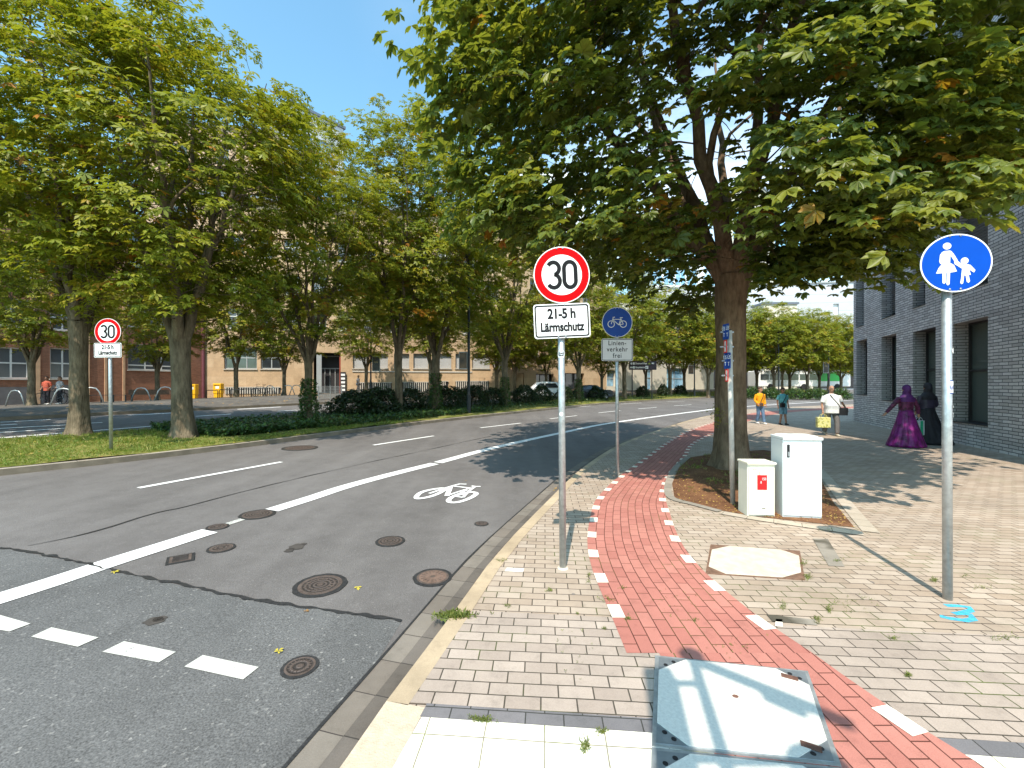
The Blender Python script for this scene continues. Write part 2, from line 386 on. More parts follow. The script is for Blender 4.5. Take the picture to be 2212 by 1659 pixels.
m = M['spray_blue']; nt = m.node_tree; b = nt.nodes['Principled BSDF']; out = [n for n in nt.nodes if n.type == 'OUTPUT_MATERIAL'][0]
tr = nt.nodes.new('ShaderNodeBsdfTransparent'); mx = nt.nodes.new('ShaderNodeMixShader')
nt.links.new(ramp(nt, noise(nt, 120, 4, objco(nt), .8).outputs[0], [(.50, (.08,)*3), (.66, (.95,)*3)]), mx.inputs[0]); nt.links.new(b.outputs[0], mx.inputs[1]); nt.links.new(tr.outputs[0], mx.inputs[2]); nt.links.new(mx.outputs[0], out.inputs[0])
# ================================================================== GROUND
RD = -.08        # the street lies this far below the kerb tops
def axis(*segs):
    out = []
    for a, b, st in segs: out += list(np.arange(a, b, st))
    return out+[segs[-1][1]]
xs = axis((-90, -32, 2), (-32, 36, .5), (36, 130, 3)); ys = axis((-8, 46, .5), (46, 130, 3))
V = [(x, y, g(x, y)+RD) for y in ys for x in xs]; nx_ = len(xs)
Fc = [(j*nx_+i, j*nx_+i+1, (j+1)*nx_+i+1, (j+1)*nx_+i) for j in range(len(ys)-1) for i in range(nx_-1)]
tag(from_lists('road', V, Fc, 'asphalt_old', smooth_=True), kind='structure')
mb = MB(); mb.quad((-900, -600, -.6), (900, -600, -.6), (900, 1200, -.6), (-900, 1200, -.6)); tag(mb.build('ground', 'base'), kind='structure')

def flat_poly(name, pts, off, mat, parent=None, z=None, kind=None):
    bm = bmesh.new(); vs = [bm.verts.new((p[0], p[1], (g(p[0], p[1]) if z is None else z)+off)) for p in pts]
    f = bm.faces.new(vs); f.normal_update()
    if f.normal.z < 0: f.normal_flip()
    bmesh.ops.triangulate(bm, faces=[f]); me = bpy.data.meshes.new(name); bm.to_mesh(me); bm.free()
    o = link(name, me, mat, parent)
    if kind: o['kind'] = kind
    return o
# pavement on the near side, flat at height 0
side = [tuple(p) for p in KC]+[(120, -8), (-3.0, -8)]
flat_poly('sidewalk', side, 0, 'paver', z=0, kind='structure')
mb = MB()
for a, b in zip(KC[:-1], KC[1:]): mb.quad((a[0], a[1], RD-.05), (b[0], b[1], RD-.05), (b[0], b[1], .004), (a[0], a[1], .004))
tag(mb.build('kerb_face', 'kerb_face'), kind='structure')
i0 = int(np.argmin(abs(KC[:, 1]-2.36)))
Kf = resample(KC[i0:], 160); Kn = resample(KC[:i0+1], 24)
tag(strip('kerb', Kf, offset(Kf, -.13), .004, 'kerb', flat=.004), kind='structure')
tag(strip('kerb_ramp', Kn, offset(Kn, -.235), .004, 'ribbed', flat=.004), kind='structure')
Ka = resample(KC, 220)
tag(strip('gutter', offset(Ka, .004), offset(Ka, .15), RD+.004, 'gutter_dark'), kind='structure')
tag(strip('gutter_edge', offset(Ka, .15), offset(Ka, .30), RD+.0045, 'gutter'), kind='structure')
# wavy tar seam along the gutter
def seam(pts, w, off, seed=0, jit=.012, n=120):
    r = np.random.default_rng(seed); P = resample(pts, n); N = normals(P)
    kr = np.array([1, 2, 3, 2, 1])/9; P = P+N*(np.convolve(r.normal(0, jit*1.6, n), kr, 'same')[:, None]); V = []; Fc = []
    ww = w*np.clip(np.convolve(r.normal(1, .7, n), kr, 'same'), .3, 1.8)
    for p, nn, q in zip(P, N, ww):
        for sg in (-1, 1): c = p+nn*q/2*sg; V.append((c[0], c[1], g(*c)+off))
    return V, [(2*i, 2*i+2, 2*i+3, 2*i+1) for i in range(n-1)]
L = ([], [])
add(L, seam(offset(Ka, .305), .014, RD+.009, 1, .004, 420))
add(L, seam(pxcurve([(0, 1184), (80, 1196), (190, 1220), (290, 1243), (400, 1265), (480, 1283), (560, 1298), (700, 1318), (868, 1342)], RD), .032, RD+.009, 2, .010, 200))
add(L, seam(pxcurve([(60, 1180), (190, 1152), (340, 1108), (400, 1095), (560, 1054), (717, 1017), (900, 977), (1138, 927), (1300, 903), (1450, 888)], RD), .02, RD+.007, 3, .008, 260))
tag(from_lists('tar_seam', L[0], L[1], 'tar'), kind='structure')
# newer coarse asphalt patch near the crossing
seamline = [tuple(p) for p in pxcurve([(0, 1184), (190, 1220), (480, 1283), (868, 1342)], RD)]
patch = [(-14, seamline[0][1]+1.5)]+[(-6, seamline[0][1]+.9)]+seamline+[tuple(p) for p in offset(Ka, .30)[::-1] if -6 < p[1] < seamline[-1][1]]+[(-14, -6)]
P_ = strip('road_patch', resample(np.array([(-14, 5.2), (-6, 4.9)]+seamline), 40), resample(np.array([(-14, -3), (-1.35, -3.0)]), 40), RD+.002, 'asphalt_coarse', nx=24)
P_.data.clear_geometry() if False else None
tag(P_, kind='structure')

# kerb-side paving bands at the crossing
def yl(x, c): return c-.0875*x
def band(name, x0, x1, c0, c1, mat, off):
    return flat_poly(name, [(x0, yl(x0, c0)), (x1, yl(x1, c0)), (x1, yl(x1, c1)), (x0, yl(x0, c1))], off, mat, z=0, kind='structure')
def kx_in(c):    # x of the kerb inner edge on a band line
    y = c; return float(np.interp(y, KC[:, 1], KC[:, 0]))
def band_l(name, x1, c0, c1, mat, off, inset):
    pts = []
    for c in np.linspace(c0, c1, 8): x = kx_in(c)+inset; pts.append((x, yl(x, c)))
    return flat_poly(name, pts+[(x1, yl(x1, c1)), (x1, yl(x1, c0))], off, mat, z=0, kind='structure')
band_l('paving_grey', 30, 2.30, 3.28, 'paver_grey', .003, .14)
band_l('paving_band', 30, 2.205, 2.30, 'slate', .0045, .24)
band_l('tactile_paving', 30, .9, 2.205, 'tactile', .003, .25)

# red cycle path
Yn = [-3, 1.0, 1.95, 2.2, 2.55, 2.86, 3.17, 3.735, 4.13, 4.535, 5.31, 5.92, 6.41]
XR = [2.5, 2.25, 2.165, 2.077, 2.0, 1.949, 1.85, 1.803, 1.795, 1.834, 2.01, 2.19, 2.31]
YL = [2.2, 2.79, 3.38, 3.985, 4.535, 5.016, 5.57, 6.41]; XL = [.745, .749, .757, .749, .799, .883, 1.017, 1.23]
farL = [(1.46, 6.94), (1.94, 7.97), (2.69, 9.36), (3.75, 11.3), (5.15, 13.8), (6.9, 16.6), (9.0, 19.5), (12.0, 23.3), (16.1, 27.8), (21, 31.2), (28.5, 35.5), (40, 40)]
farR = [(2.57, 7.1), (2.95, 7.97), (3.55, 9.1), (4.36, 10.6), (5.43, 12.7), (7.28, 15.4), (9.6, 18.5), (12.9, 22.4), (16.9, 26.8), (21.7, 30.2), (29.0, 34.3), (40.3, 38.8)]
yy = np.linspace(2.78, 6.41, 40)
PL = np.array([(np.interp(y, YL, XL), y) for y in yy]+[tuple(p) for p in smooth([(1.017, 5.57), (1.23, 6.41)]+farL, 6) if p[1] > 6.5])
PR = np.array([(np.interp(y, Yn, XR), y) for y in yy]+[tuple(p) for p in smooth([(2.19, 5.92), (2.31, 6.41)]+farR, 6) if p[1] > 6.5])
n_ = 220
PLs, PRs = resample(PL, n_), resample(PR, n_)
for _ in range(2):
    PLs[1:-1] = (PLs[:-2]+PLs[1:-1]*2+PLs[2:])/4; PRs[1:-1] = (PRs[:-2]+PRs[1:-1]*2+PRs[2:])/4
tag(strip('cycle_path', PLs, PRs, .004, 'paver_red', flat=.0055), kind='structure')
yy = np.linspace(2.78, -3, 30)
tag(strip('cycle_path_end', np.array([(.96, y) for y in yy]), np.array([(np.interp(y, Yn, XR), y) for y in yy]), 0, 'paver_red', flat=.0052), kind='structure')
# pale marker stones on both edges
def marker(P, s0, inward, L):
    s = arcl(P); N = normals(P)
    def pt(t, d):
        i = min(int(np.searchsorted(s, t)), len(P)-1); i = max(i, 1); f = (t-s[i-1])/(s[i]-s[i-1]); q = P[i-1]+(P[i]-P[i-1])*f
        return q+N[i]*d
    q = [pt(s0, 0), pt(s0+.19, 0), pt(s0+.19, inward), pt(s0, inward)]
    n = len(L[0]); L[0].extend([(p[0], p[1], .0085) for p in q]); L[1].append((n, n+1, n+2, n+3) if inward > 0 else (n+3, n+2, n+1, n))
L = ([], [])
for k in range(34): marker(PLs, .42+.57*k, -.10, L)
for k in range(34): marker(PRs, .28+.57*k, .10, L)
R2 = np.array([(np.interp(y, Yn, XR), y) for y in np.linspace(0, 2.7, 30)]); marker(R2, 2.16, .11, L); marker(R2, 1.2, .11, L)
tag(from_lists('cycle_path_marking', L[0], L[1], 'marker'), kind='structure')
# single stones in the paving
def stone(name, px, mat, off=.005):
    pts = [tuple(gnd(u, v))[:2] for u, v in px]; return flat_poly(name, pts, off, mat, z=0, kind='structure')
stone('white_paver', [(1095, 1227), (1132, 1229), (1130, 1237), (1090, 1235)], 'marker')
stone('white_paver', [(1676, 1338), (1690, 1339), (1691, 1355), (1674, 1353)], 'marker')
pts = [(1755, 1164), (1788, 1165), (1825, 1225), (1790, 1223)]
stone('grey_paver_row', pts, 'edging')
stone('grey_paver_row', [(1655, 1328), (1760, 1340), (1766, 1352), (1668, 1343)], 'edging')
# sprayed number beside the sign post
L = ([], [])
add(L, ribbon([tuple(gnd(u, v))[:2] for u, v in ((2042, 1308), (2070, 1309), (2094, 1312), (2098, 1319), (2075, 1325), (2060, 1326))], .045, .002))
add(L, ribbon([tuple(gnd(u, v))[:2] for u, v in ((2068, 1325), (2096, 1328), (2103, 1338), (2085, 1341), (2050, 1336), (2030, 1331))], .05, .0026))
tag(from_lists('spray_mark', L[0], L[1], 'spray_blue'), 'light blue sprayed number on the paving below the blue pedestrian sign', 'spray mark')

# tree bed with edging stones
bed = [(1457, 1075), (1452, 1045), (1466, 1012), (1492, 988), (1560, 978), (1650, 972), (1725, 985), (1765, 1022), (1800, 1085), (1846, 1140), (1640, 1117), (1560, 1104), (1500, 1088)]
bedw = [tuple(gnd(u, v))[:2] for u, v in bed]
flat_poly('tree_bed', bedw, .006, 'soil', z=0, kind='structure')
eo = smooth([tuple(gnd(u, v))[:2] for u, v in [(1560, 1104), (1500, 1088), (1457, 1075), (1452, 1045), (1466, 1012), (1492, 988)]], 6)
tag(strip('bed_edging', resample(eo, 60), offset(resample(eo, 60), .12), 0, 'edging', flat=.012), kind='structure')
eo2 = np.array([tuple(gnd(u, v))[:2] for u, v in [(1862, 1150), (1740, 1133), (1640, 1119), (1560, 1105)]])
tag(strip('bed_edging_front', resample(eo2, 40), offset(resample(eo2, 40), .16), 0, 'edging_light', flat=.010), kind='structure')
eo3 = smooth([tuple(gnd(u, v))[:2] for u, v in [(1725, 985), (1765, 1022), (1815, 1090), (1862, 1148)]], 6)
tag(strip('bed_edging_side', resample(eo3, 40), offset(resample(eo3, 40), .17), 0, 'edging_light', flat=.009), kind='structure')

# ---- street markings
L = ([], []); Lo = ([], [])
wl = [(-60, 1312), (20, 1287.5), (120, 1256), (240, 1216), (350, 1181), (453, 1148)]
add(L, ribbon(resample(pxcurve(wl, RD), 40), .27, RD+.008))
w2 = [(587, 1103), (670, 1077), (750, 1051), (850, 1024), (939, 1002)]
add(L, ribbon(resample(pxcurve(w2, RD), 40), .25, RD+.008))
w3 = [(946, 1000), (1070, 967), (1210, 936), (1330, 912.5), (1500, 889.5), (1606, 878.5), (1842, 864.5)]
add(L, ribbon(resample(pxcurve(w3, RD), 120), .25, RD+.009))
add(Lo, ribbon(resample(pxcurve([(466, 1141), (500, 1130), (530, 1120)], RD), 12), .10, RD+.006))
def dash(a, b, w=.12, LL=L, off=.009):
    add(LL, ribbon(resample(np.array([tuple(gnd(*a, RD))[:2], tuple(gnd(*b, RD))[:2]]), 8), w, RD+off))
for a, b in [((299, 1055), (608, 998.5)), ((807, 962), (937, 942)), ((1038, 924.5), (1125, 914.3)), ((1188, 905), (1246, 898)), ((1293, 892), (1340, 887.2)), ((1379, 883.3), (1419, 880)), ((1456, 876.6), (1494, 874.2))]: dash(a, b)
for a, b in [((1230, 880.5), (1275, 877)), ((1340, 873), (1385, 870.5)), ((1440, 868), (1480, 866.5)), ((1575, 868), (1600, 867)), ((1645, 874), (1680, 872)), ((1680, 865), (1715, 863.5)), ((1760, 862.5), (1800, 860.5)), ((1700, 869.5), (1750, 867)), ((1790, 855.5), (1835, 854.5))]: dash(a, b, .12)
# far carriageway
for a, b, w in [((-120, 956), (344, 920), .14), ((-120, 943), (146, 925.5), .12), ((-60, 929.5), (146, 918.3), .12), ((191, 914.7), (221, 913.2), .12), ((0, 912.8), (110, 907), .12), ((0, 919), (37, 917), .12),
                ((-80, 904), (146, 894), .16), ((190, 890.8), (379, 882.9), .18), ((276, 897.6), (379, 892.4), .14), ((421, 879.8), (665, 868.6), .2), ((513, 884.6), (607, 879.5), .14), ((423, 899.8), (499, 894.9), .14), ((600, 888.7), (656, 885.3), .14), ((480, 909), (529, 905.5), .14),
                ((690, 867.5), (720, 866.5), .2), ((690, 880), (735, 877), .14), ((745, 890), (800, 885), .14)]: dash(a, b, w, L, .012)
tag(from_lists('road_marking', L[0], L[1], 'paint'), kind='structure')
# short worn blocks at the crossing
for q in ([(-60, 1352), (-15, 1326), (66, 1349), (20, 1366)], [(67, 1377), (111, 1357), (213, 1379), (168, 1399)], [(221, 1410), (268, 1387), (380, 1410), (343, 1433)], [(398, 1442), (438, 1417), (559, 1443), (525, 1470)]):
    P = [np.array(tuple(gnd(u, v, RD))[:2]) for u, v in q]; n = len(Lo[0])
    for j in range(5):
        for i in range(9):
            s_, t_ = i/8, j/4; p = (P[0]*(1-s_)+P[3]*s_)*(1-t_)+(P[1]*(1-s_)+P[2]*s_)*t_; Lo[0].append((p[0], p[1], g(*p)+RD+.007))
    for j in range(4):
        for i in range(8): a = n+j*9+i; Lo[1].append((a, a+1, a+10, a+9))
tag(from_lists('crossing_marking', Lo[0], Lo[1], 'paint_old'), kind='structure')
# painted bicycle, traced in picture units of a 2212 x 968 detail and laid on the asphalt
def bp(x, y): return tuple(gnd((1280+x/6.9125)*.67770, (1500+y/6.9125)*.67770, RD))[:2]
L = ([], [])
def ell(cx, cy, pts): return [bp(x, y) for x, y in pts]
def closed_ribbon(pts, w, off):
    P = smooth(pts+[pts[0]], 5); V, Fq = ribbon(P, w, off); return V, Fq
front = [(320, 590), (345, 625), (430, 622), (560, 600), (700, 560), (840, 500), (940, 430), (930, 400), (850, 400), (700, 420), (520, 460), (400, 510)]
rear = [(1030, 660), (1060, 705), (1160, 715), (1290, 695), (1430, 650), (1560, 590), (1640, 530), (1630, 500), (1560, 485), (1440, 500), (1250, 545), (1110, 595)]
add(L, closed_ribbon([bp(*p) for p in front], .085, RD+.009)); add(L, closed_ribbon([bp(*p) for p in rear], .085, RD+.0094))
for k, (pts, w) in enumerate([([(610, 515), (890, 420), (1180, 330), (1300, 300), (1430, 310)], .06), ([(1080, 365), (1000, 570)], .085), ([(1130, 350), (1290, 370), (1530, 400)], .06), ([(1010, 560), (1200, 495), (1500, 400)], .05), ([(1540, 350), (1640, 365), (1740, 362)], .06),
               ([(1610, 370), (1500, 450), (1350, 605)], .055), ([(1350, 605), (1100, 575)], .05), ([(1130, 570), (1300, 510), (1440, 440)], .045)]):
    add(L, ribbon(resample(np.array([bp(*p) for p in pts]), 8), w, RD+.0098+.0004*k))
tag(from_lists('bicycle_marking', L[0], L[1], 'paint'), kind='structure')
# dark repair spot
L = ([], [])
for (u, v, ru, rv) in ((640, 1182, .09, .05), (625, 1190, .05, .03), (655, 1176, .04, .02), (333, 1343, .07, .03), (345, 1338, .05, .02)):
    c = gnd(u, v, RD); n = len(L[0]); k = 14
    for i in range(k):
        w = 2*math.pi*i/k; q = .75+.4*random.random(); x, y = c.x+ru*math.cos(w)*q, c.y+rv*math.sin(w)*q*2; L[0].append((x, y, g(x, y)+RD+.006))
    L[1].append(tuple(n+i for i in range(k)))
M['stain'] = plain('stain', (.06, .052, .045), .8, vary=.2); tag(from_lists('road_stain', L[0], L[1], 'stain'), kind='structure')

# ---- median strip
ME = pxcurve([(0, 1014), (167, 998), (333, 982), (500, 960.6), (737, 931), (873, 914.5), (1016, 899), (1121, 888.3), (1204, 880.3), (1260, 874.7), (1329, 868.8), (1503, 858.8), (1605, 854.5), (1841, 849)], .04, 6)
d0 = ME[0]-ME[6]; d0 /= np.linalg.norm(d0)
ME = np.vstack([ME[0]+d0*k for k in (9, 6, 3)]+[ME])
ME = resample(ME, 150)
for _ in range(14): ME[1:-1] = (ME[:-2]+2*ME[1:-1]+ME[2:])/4
MF = offset(ME, 5.4)
def face_strip(name, P, z0, z1, mat):
    mb = MB()
    for a, b in zip(P[:-1], P[1:]): mb.quad((*a, g(*a)+z0), (*b, g(*b)+z0), (*b, g(*b)+z1), (*a, g(*a)+z1))
    return tag(mb.build(name, mat), kind='structure')
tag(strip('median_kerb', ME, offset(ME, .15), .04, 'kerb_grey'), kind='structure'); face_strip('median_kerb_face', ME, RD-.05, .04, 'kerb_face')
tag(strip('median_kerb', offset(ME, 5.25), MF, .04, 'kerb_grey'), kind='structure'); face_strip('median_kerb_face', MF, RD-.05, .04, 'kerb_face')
def lawn_z(x, y): return g(x, y)+.055+.03*math.sin(x*2.1)*math.sin(y*1.7)
A_ = offset(ME, .15); B_ = offset(ME, 5.25)
tag(strip('median_lawn', A_, B_, 0, 'lawn', nx=12, zf=lawn_z), kind='structure')
# ---- far pavement
FK = pxcurve([(0, 901.5), (143, 895.5), (189, 892), (378, 884), (421, 881.5), (664, 869.5), (900, 861), (1100, 857), (1300, 853), (1450, 849)], .04, 6)
d0 = FK[0]-FK[6]; d0 /= np.linalg.norm(d0)
FK = np.vstack([FK[0]+d0*k for k in (12, 6)]+[FK, FK[-1]+(FK[-1]-FK[-4])/np.linalg.norm(FK[-1]-FK[-4])*15, FK[-1]+(FK[-1]-FK[-4])/np.linalg.norm(FK[-1]-FK[-4])*45]); FK = resample(FK, 110)
for _ in range(20): FK[1:-1] = (FK[:-2]+2*FK[1:-1]+FK[2:])/4
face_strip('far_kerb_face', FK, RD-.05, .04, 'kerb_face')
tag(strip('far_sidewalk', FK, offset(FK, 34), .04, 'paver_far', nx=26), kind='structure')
print('ME', ME[::15].round(1).tolist()); print('FK', FK[::12].round(1).tolist())
# ================================================================== BUILDINGS
def glassmat(name, col, rough=.06, blinds=None):
    m, nt, b = newmat(name); b.inputs['Roughness'].default_value = rough; b.inputs['Specular IOR Level'].default_value = .7
    oc = objco(nt)
    if blinds:
        wv = nt.nodes.new('ShaderNodeTexWave'); wv.bands_direction = 'Z'; wv.inputs['Scale'].default_value = blinds[1]; wv.inputs['Distortion'].default_value = 0
        nt.links.new(oc, wv.inputs['Vector']); nt.links.new(ramp(nt, wv.outputs['Fac'], [(.4, col), (.6, blinds[0])]), b.inputs['Base Color'])
    else:
        nt.links.new(ramp(nt, noise(nt, 1.2, 2, oc).outputs[0], [(.4, col), (.65, tuple(c*1.8 for c in col))]), b.inputs['Base Color'])
    return m
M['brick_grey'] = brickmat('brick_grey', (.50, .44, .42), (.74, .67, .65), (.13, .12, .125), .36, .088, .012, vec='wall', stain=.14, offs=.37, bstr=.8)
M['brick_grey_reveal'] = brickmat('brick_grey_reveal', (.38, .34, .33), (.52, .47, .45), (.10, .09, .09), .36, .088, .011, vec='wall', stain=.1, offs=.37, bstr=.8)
M['brick_red'] = brickmat('brick_red', (.26, .105, .06), (.36, .155, .09), (.20, .13, .09), .26, .085, .010, vec='wall', stain=.2)
M['sandstone'] = brickmat('sandstone', (.47, .32, .19), (.54, .385, .24), (.38, .26, .16), 1.5, .9, .008, vec='wall', stain=.22)
M['plaster_beige'] = plain('plaster_beige', (.48, .33, .22), .85, vary=.08, scale=1.2)
M['plaster_cream'] = plain('plaster_cream', (.66, .60, .49), .85, vary=.06, scale=1)
M['panel_pale'] = brickmat('panel_pale', (.50, .52, .55), (.54, .56, .59), (.36, .38, .40), 30, 1.7, .05, vec='wall', stain=.05, bstr=.1)
M['panel_white'] = plain('panel_white', (.72, .74, .76), .6, vary=.05, scale=.5)
M['metal_dark'] = plain('metal_dark', (.16, .18, .21), .5, .3)
M['frame_white'] = plain('frame_white', (.62, .61, .57), .5, vary=.05)
M['frame_grey'] = plain('frame_grey', (.32, .34, .34), .5, vary=.05)
M['frame_dark'] = plain('frame_dark', (.03, .028, .03), .45)
M['stone_trim'] = plain('stone_trim', (.52, .32, .19), .85, vary=.12, scale=3)
M['sill'] = plain('sill', (.50, .46, .40), .8, vary=.1)
M['plinth'] = plain('plinth', (.13, .12, .12), .8, vary=.2, scale=2)
M['glass'] = glassmat('glass', (.025, .03, .035))
M['glass_blind'] = glassmat('glass_blind', (.05, .055, .06), .2, ((.10, .11, .12), 12))
M['glass_green'] = glassmat('glass_green', (.05, .07, .062), .12, ((.13, .145, .13), 14))
M['glass_blue'] = glassmat('glass_blue', (.16, .30, .42))
M['shutter'] = brickmat('shutter', (.43, .43, .42), (.47, .47, .46), (.28, .28, .28), 40, .07, .012, vec='wall', stain=.08, bstr=.5)
M['red_wall'] = plain('red_wall', (.30, .06, .035), .7)
M['pipe'] = plain('pipe', (.16, .05, .06), .6)

class Facade:
    """vertical wall from P0 to P1 (seen left to right); local x along, y into the building, z up"""
    def __init__(s, P0, P1): 
        s.P0 = Vector((*P0, 0)); s.d = Vector((P1[0]-P0[0], P1[1]-P0[1], 0)); s.L = s.d.length; s.d.normalize(); s.rz = math.atan2(s.d.y, s.d.x)
    def x(s, u):
        k = (u-CU)/F; return (k*s.P0.y-s.P0.x)/(s.d.x-k*s.d.y)
    def z(s, u, v):
        Y = s.P0.y+s.d.y*s.x(u); return CH-(v-HZ)/F*Y
    def rect(s, u0, v0, u1, v1):
        um = (u0+u1)/2; return (s.x(u0), s.z(um, v1), s.x(u1), s.z(um, v0))
    def wall(s, x0, x1, z0, z1, holes, depth, name, mat, parent, rev=None, thick=None, yoff=0.0):
        """wall sheet with reveals around its openings"""
        X = sorted({x0, x1, *[h[0] for h in holes], *[h[2] for h in holes]}); Z = sorted({z0, z1, *[h[1] for h in holes], *[h[3] for h in holes]})
        mb = MB(); mr = MB() if rev else mb
        for a, b in zip(X[:-1], X[1:]):
            for c, d in zip(Z[:-1], Z[1:]):
                mx, mz = (a+b)/2, (c+d)/2
                if any(h[0] < mx < h[2] and h[1] < mz < h[3] for h in holes): continue
                mb.quad((a, yoff, c), (b, yoff, c), (b, yoff, d), (a, yoff, d))
        for h in holes:
            a, c, b, d = h[:4]; y0, y1 = yoff, yoff+depth
            mr.quad((a, y0, c), (a, y0, d), (a, y1, d), (a, y1, c)); mr.quad((b, y0, d), (b, y0, c), (b, y1, c), (b, y1, d))
            mr.quad((a, y0, d), (b, y0, d), (b, y1, d), (a, y1, d)); mr.quad((b, y0, c), (a, y0, c), (a, y1, c), (b, y1, c))
        if thick:   # sides, back and top of the block
            mb.quad((x0, thick, z0), (x0, yoff, z0), (x0, yoff, z1), (x0, thick, z1)); mb.quad((x1, yoff, z0), (x1, thick, z0), (x1, thick, z1), (x1, yoff, z1))
            mb.quad((x1, thick, z0), (x0, thick, z0), (x0, thick, z1), (x1, thick, z1)); mb.quad((x0, yoff, z1), (x1, yoff, z1), (x1, thick, z1), (x0, thick, z1))
        if rev:
            n, nf = len(mb.V), len(mb.F); mb.V += mr.V; mb.F += [tuple(n+i for i in q) for q in mr.F]
            o = mb.build(name, [mat, rev], parent); o.data.polygons.foreach_set('material_index', [0]*nf+[1]*(len(mb.F)-nf))
        else: o = mb.build(name, mat, parent)
        return o
def window(h, y, parent, fm='frame_white', gm='glass', cols=2, rows=(), fw=.07, name='window', sill=None, sdepth=.18, yoff=0.0, casement=0.0):
    a, c, b, d = h[:4]; mb = MB(); W = b-a; H = d-c
    mb.box(((a+b)/2, y-.03, c+fw/2), (W-.004, .07, fw)); mb.box(((a+b)/2, y-.03, d-fw/2), (W-.004, .07, fw))
    for i in range(cols+1):
        x = a+fw/2+(W-fw)*i/cols; mb.box((x, y-.03, (c+d)/2), (fw if i in (0, cols) else fw*.9, .066, H-2*fw))
    for r in rows: mb.box(((a+b)/2, y-.03, c+H*r), (W-2*fw, .06, fw))
    o = mb.build(name, fm, parent)
    p = MB(); p.quad((a, y, c), (b, y, c), (b, y, d), (a, y, d)); p.build('pane', gm, o)
    if sill: s_ = MB(); s_.box(((a+b)/2, yoff-.02, c-.05), (W+.12, sdepth, .07)); s_.build('window_sill', sill, o)
    return o

# ---- grey brick building on the right
f = Facade((16.84, 21.0), (12.41, 10.32))
B = empty('brick_building', f.P0, f.rz, 'grey long-format brick building with deep dark windows along the pavement at the right edge', 'building')
Lf = 16.6; Hb = 21.0
holes = []
gx = [(.39, 1.73), (3.29, 4.68), (6.02, 7.56), (8.55, 10.21), (12.3, 13.9)]
gz = [(1.30, 3.90), (1.12, 3.80), (.82, 3.68), (.635, 3.64), (.6, 3.6)]
for (a, b), (c, d) in zip(gx, gz): holes.append((a, c, b, d, 0))
ux = [(.30, 1.36), (3.29, 4.60), (6.0, 6.9), (8.55, 10.21), (11.9, 13.2)]
for fl in range(4):
    for i, (a, b) in enumerate(ux):
        sh = (0, .35, -.2, .3, -.4)[(i+fl*2) % 5] if fl else 0
        c = 4.53+fl*3.75; holes.append((max(.25, a+sh), c, b+sh, c+2.62, 1))
holes = [tuple(round(q, 3) for q in h) for h in holes]
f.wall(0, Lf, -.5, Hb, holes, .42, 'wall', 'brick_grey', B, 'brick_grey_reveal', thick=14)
for h in holes:
    o = window(h, .42, B, 'frame_dark', 'glass_green' if h[4] == 0 else 'glass', cols=1, rows=(.52,) if h[4] == 0 else (), fw=.06)
    s_ = MB(); s_.box(((h[0]+h[2])/2, .20, h[1]+.015), (h[2]-h[0]-.006, .43, .03)); s_.build('window_sill', 'frame_dark', o)
    if h[4]:
        bl = MB(); zz = h[1]+.25
        while zz < h[3]-.05: bl.box(((h[0]+h[2])/2, .33, zz), (h[2]-h[0]-.14, .07, .012), tilt=Matrix.Rotation(R(-35), 3, 'X')); zz += .085
        bl.build('louvre_blind', 'steel', o)
mb = MB(); mb.box((Lf/2, 7, Hb+.06), (Lf+.1, 14.1, .12)); mb.build('parapet_cap', 'metal_dark', B)
# added overhang, out of view above, shaped to cast the shade line on the paving
mb = MB(); Rz_ = Matrix.Rotation(-f.rz, 3, 'Z')
P = [Rz_@(Vector((x, y, 0))-f.P0) for x, y in ((8.85, .5), (9.75, 12), (13.6, 12), (12.2, .5))]
mb.prism([(p.x, p.y) for p in P][::-1], 18.0, 21.6); mb.build('added_shade_block', 'brick_grey', B, merge=True)

# ---- brick building at the far left
f = Facade((-36.07, 30.0), (-30.99, 43.0))
def zb(u, v): return f.z(u, v)
B = empty('brick_office', f.P0, f.rz, 'red-brown brick office with white framed windows at the far left behind the trees', 'building')
hA = f.rect(-14, 750, 46+18, 818); hB = f.rect(108, 752, 165, 818); hC = f.rect(276, 745, 386, 800)
xe = f.L; z0 = -.5; Ht = 15.5
stairs = []
for h, w_ in ((hA, 3.6), (hB, 3.6), (hC, 3.6)):
    for k in range(1, 4): stairs.append((h[0], h[1]+3.75*k, h[2], h[3]+3.75*k-.2))
holes = [tuple(round(q, 3) for q in h) for h in [hA, hB, hC]+stairs]
# stretches: brick with pale stone strips between
f.wall(-14, xe, z0, Ht, holes, .22, 'wall', 'brick_red', B, thick=14)
for i, h in enumerate(holes):
    window(h, .22, B, 'frame_white', 'glass_blind', cols=(2, 2, 3)[i] if i < 3 else 2+(i > 8), rows=(.5,) if i in (0, 1) else ((.18,) if i == 2 else (.45,)), fw=.1, sill='sill')
for u, w_ in ((76, .5), (144+30, .35), (187, .35), (228, .16), (267, .16)):
    mb = MB(); x = f.x(u); mb.box((x, -.03, (z0+Ht)/2), (w_, .1, Ht-z0-.4)); mb.build('stone_strip', 'stone_trim', B)
mb = MB(); mb.box((f.x(20), -.02, .9), (3.9, .08, 1.5)); mb.build('plinth_panel', 'plinth', B)
mb = MB(); mb.box((f.x(136), -.02, 1.0), (3.0, .08, 1.6)); mb.build('plinth_panel', 'plinth', B)
mb = MB(); mb.box((xe/2-7, 7, Ht+.15), (xe+14.4, 14.4, .3)); mb.build('roof_edge', 'metal_dark', B)
mb = MB(); mb.tube([(xe-.25, -.1, -.2), (xe-.25, -.1, Ht)], .13, 10); mb.build('downpipe', 'pipe', B)

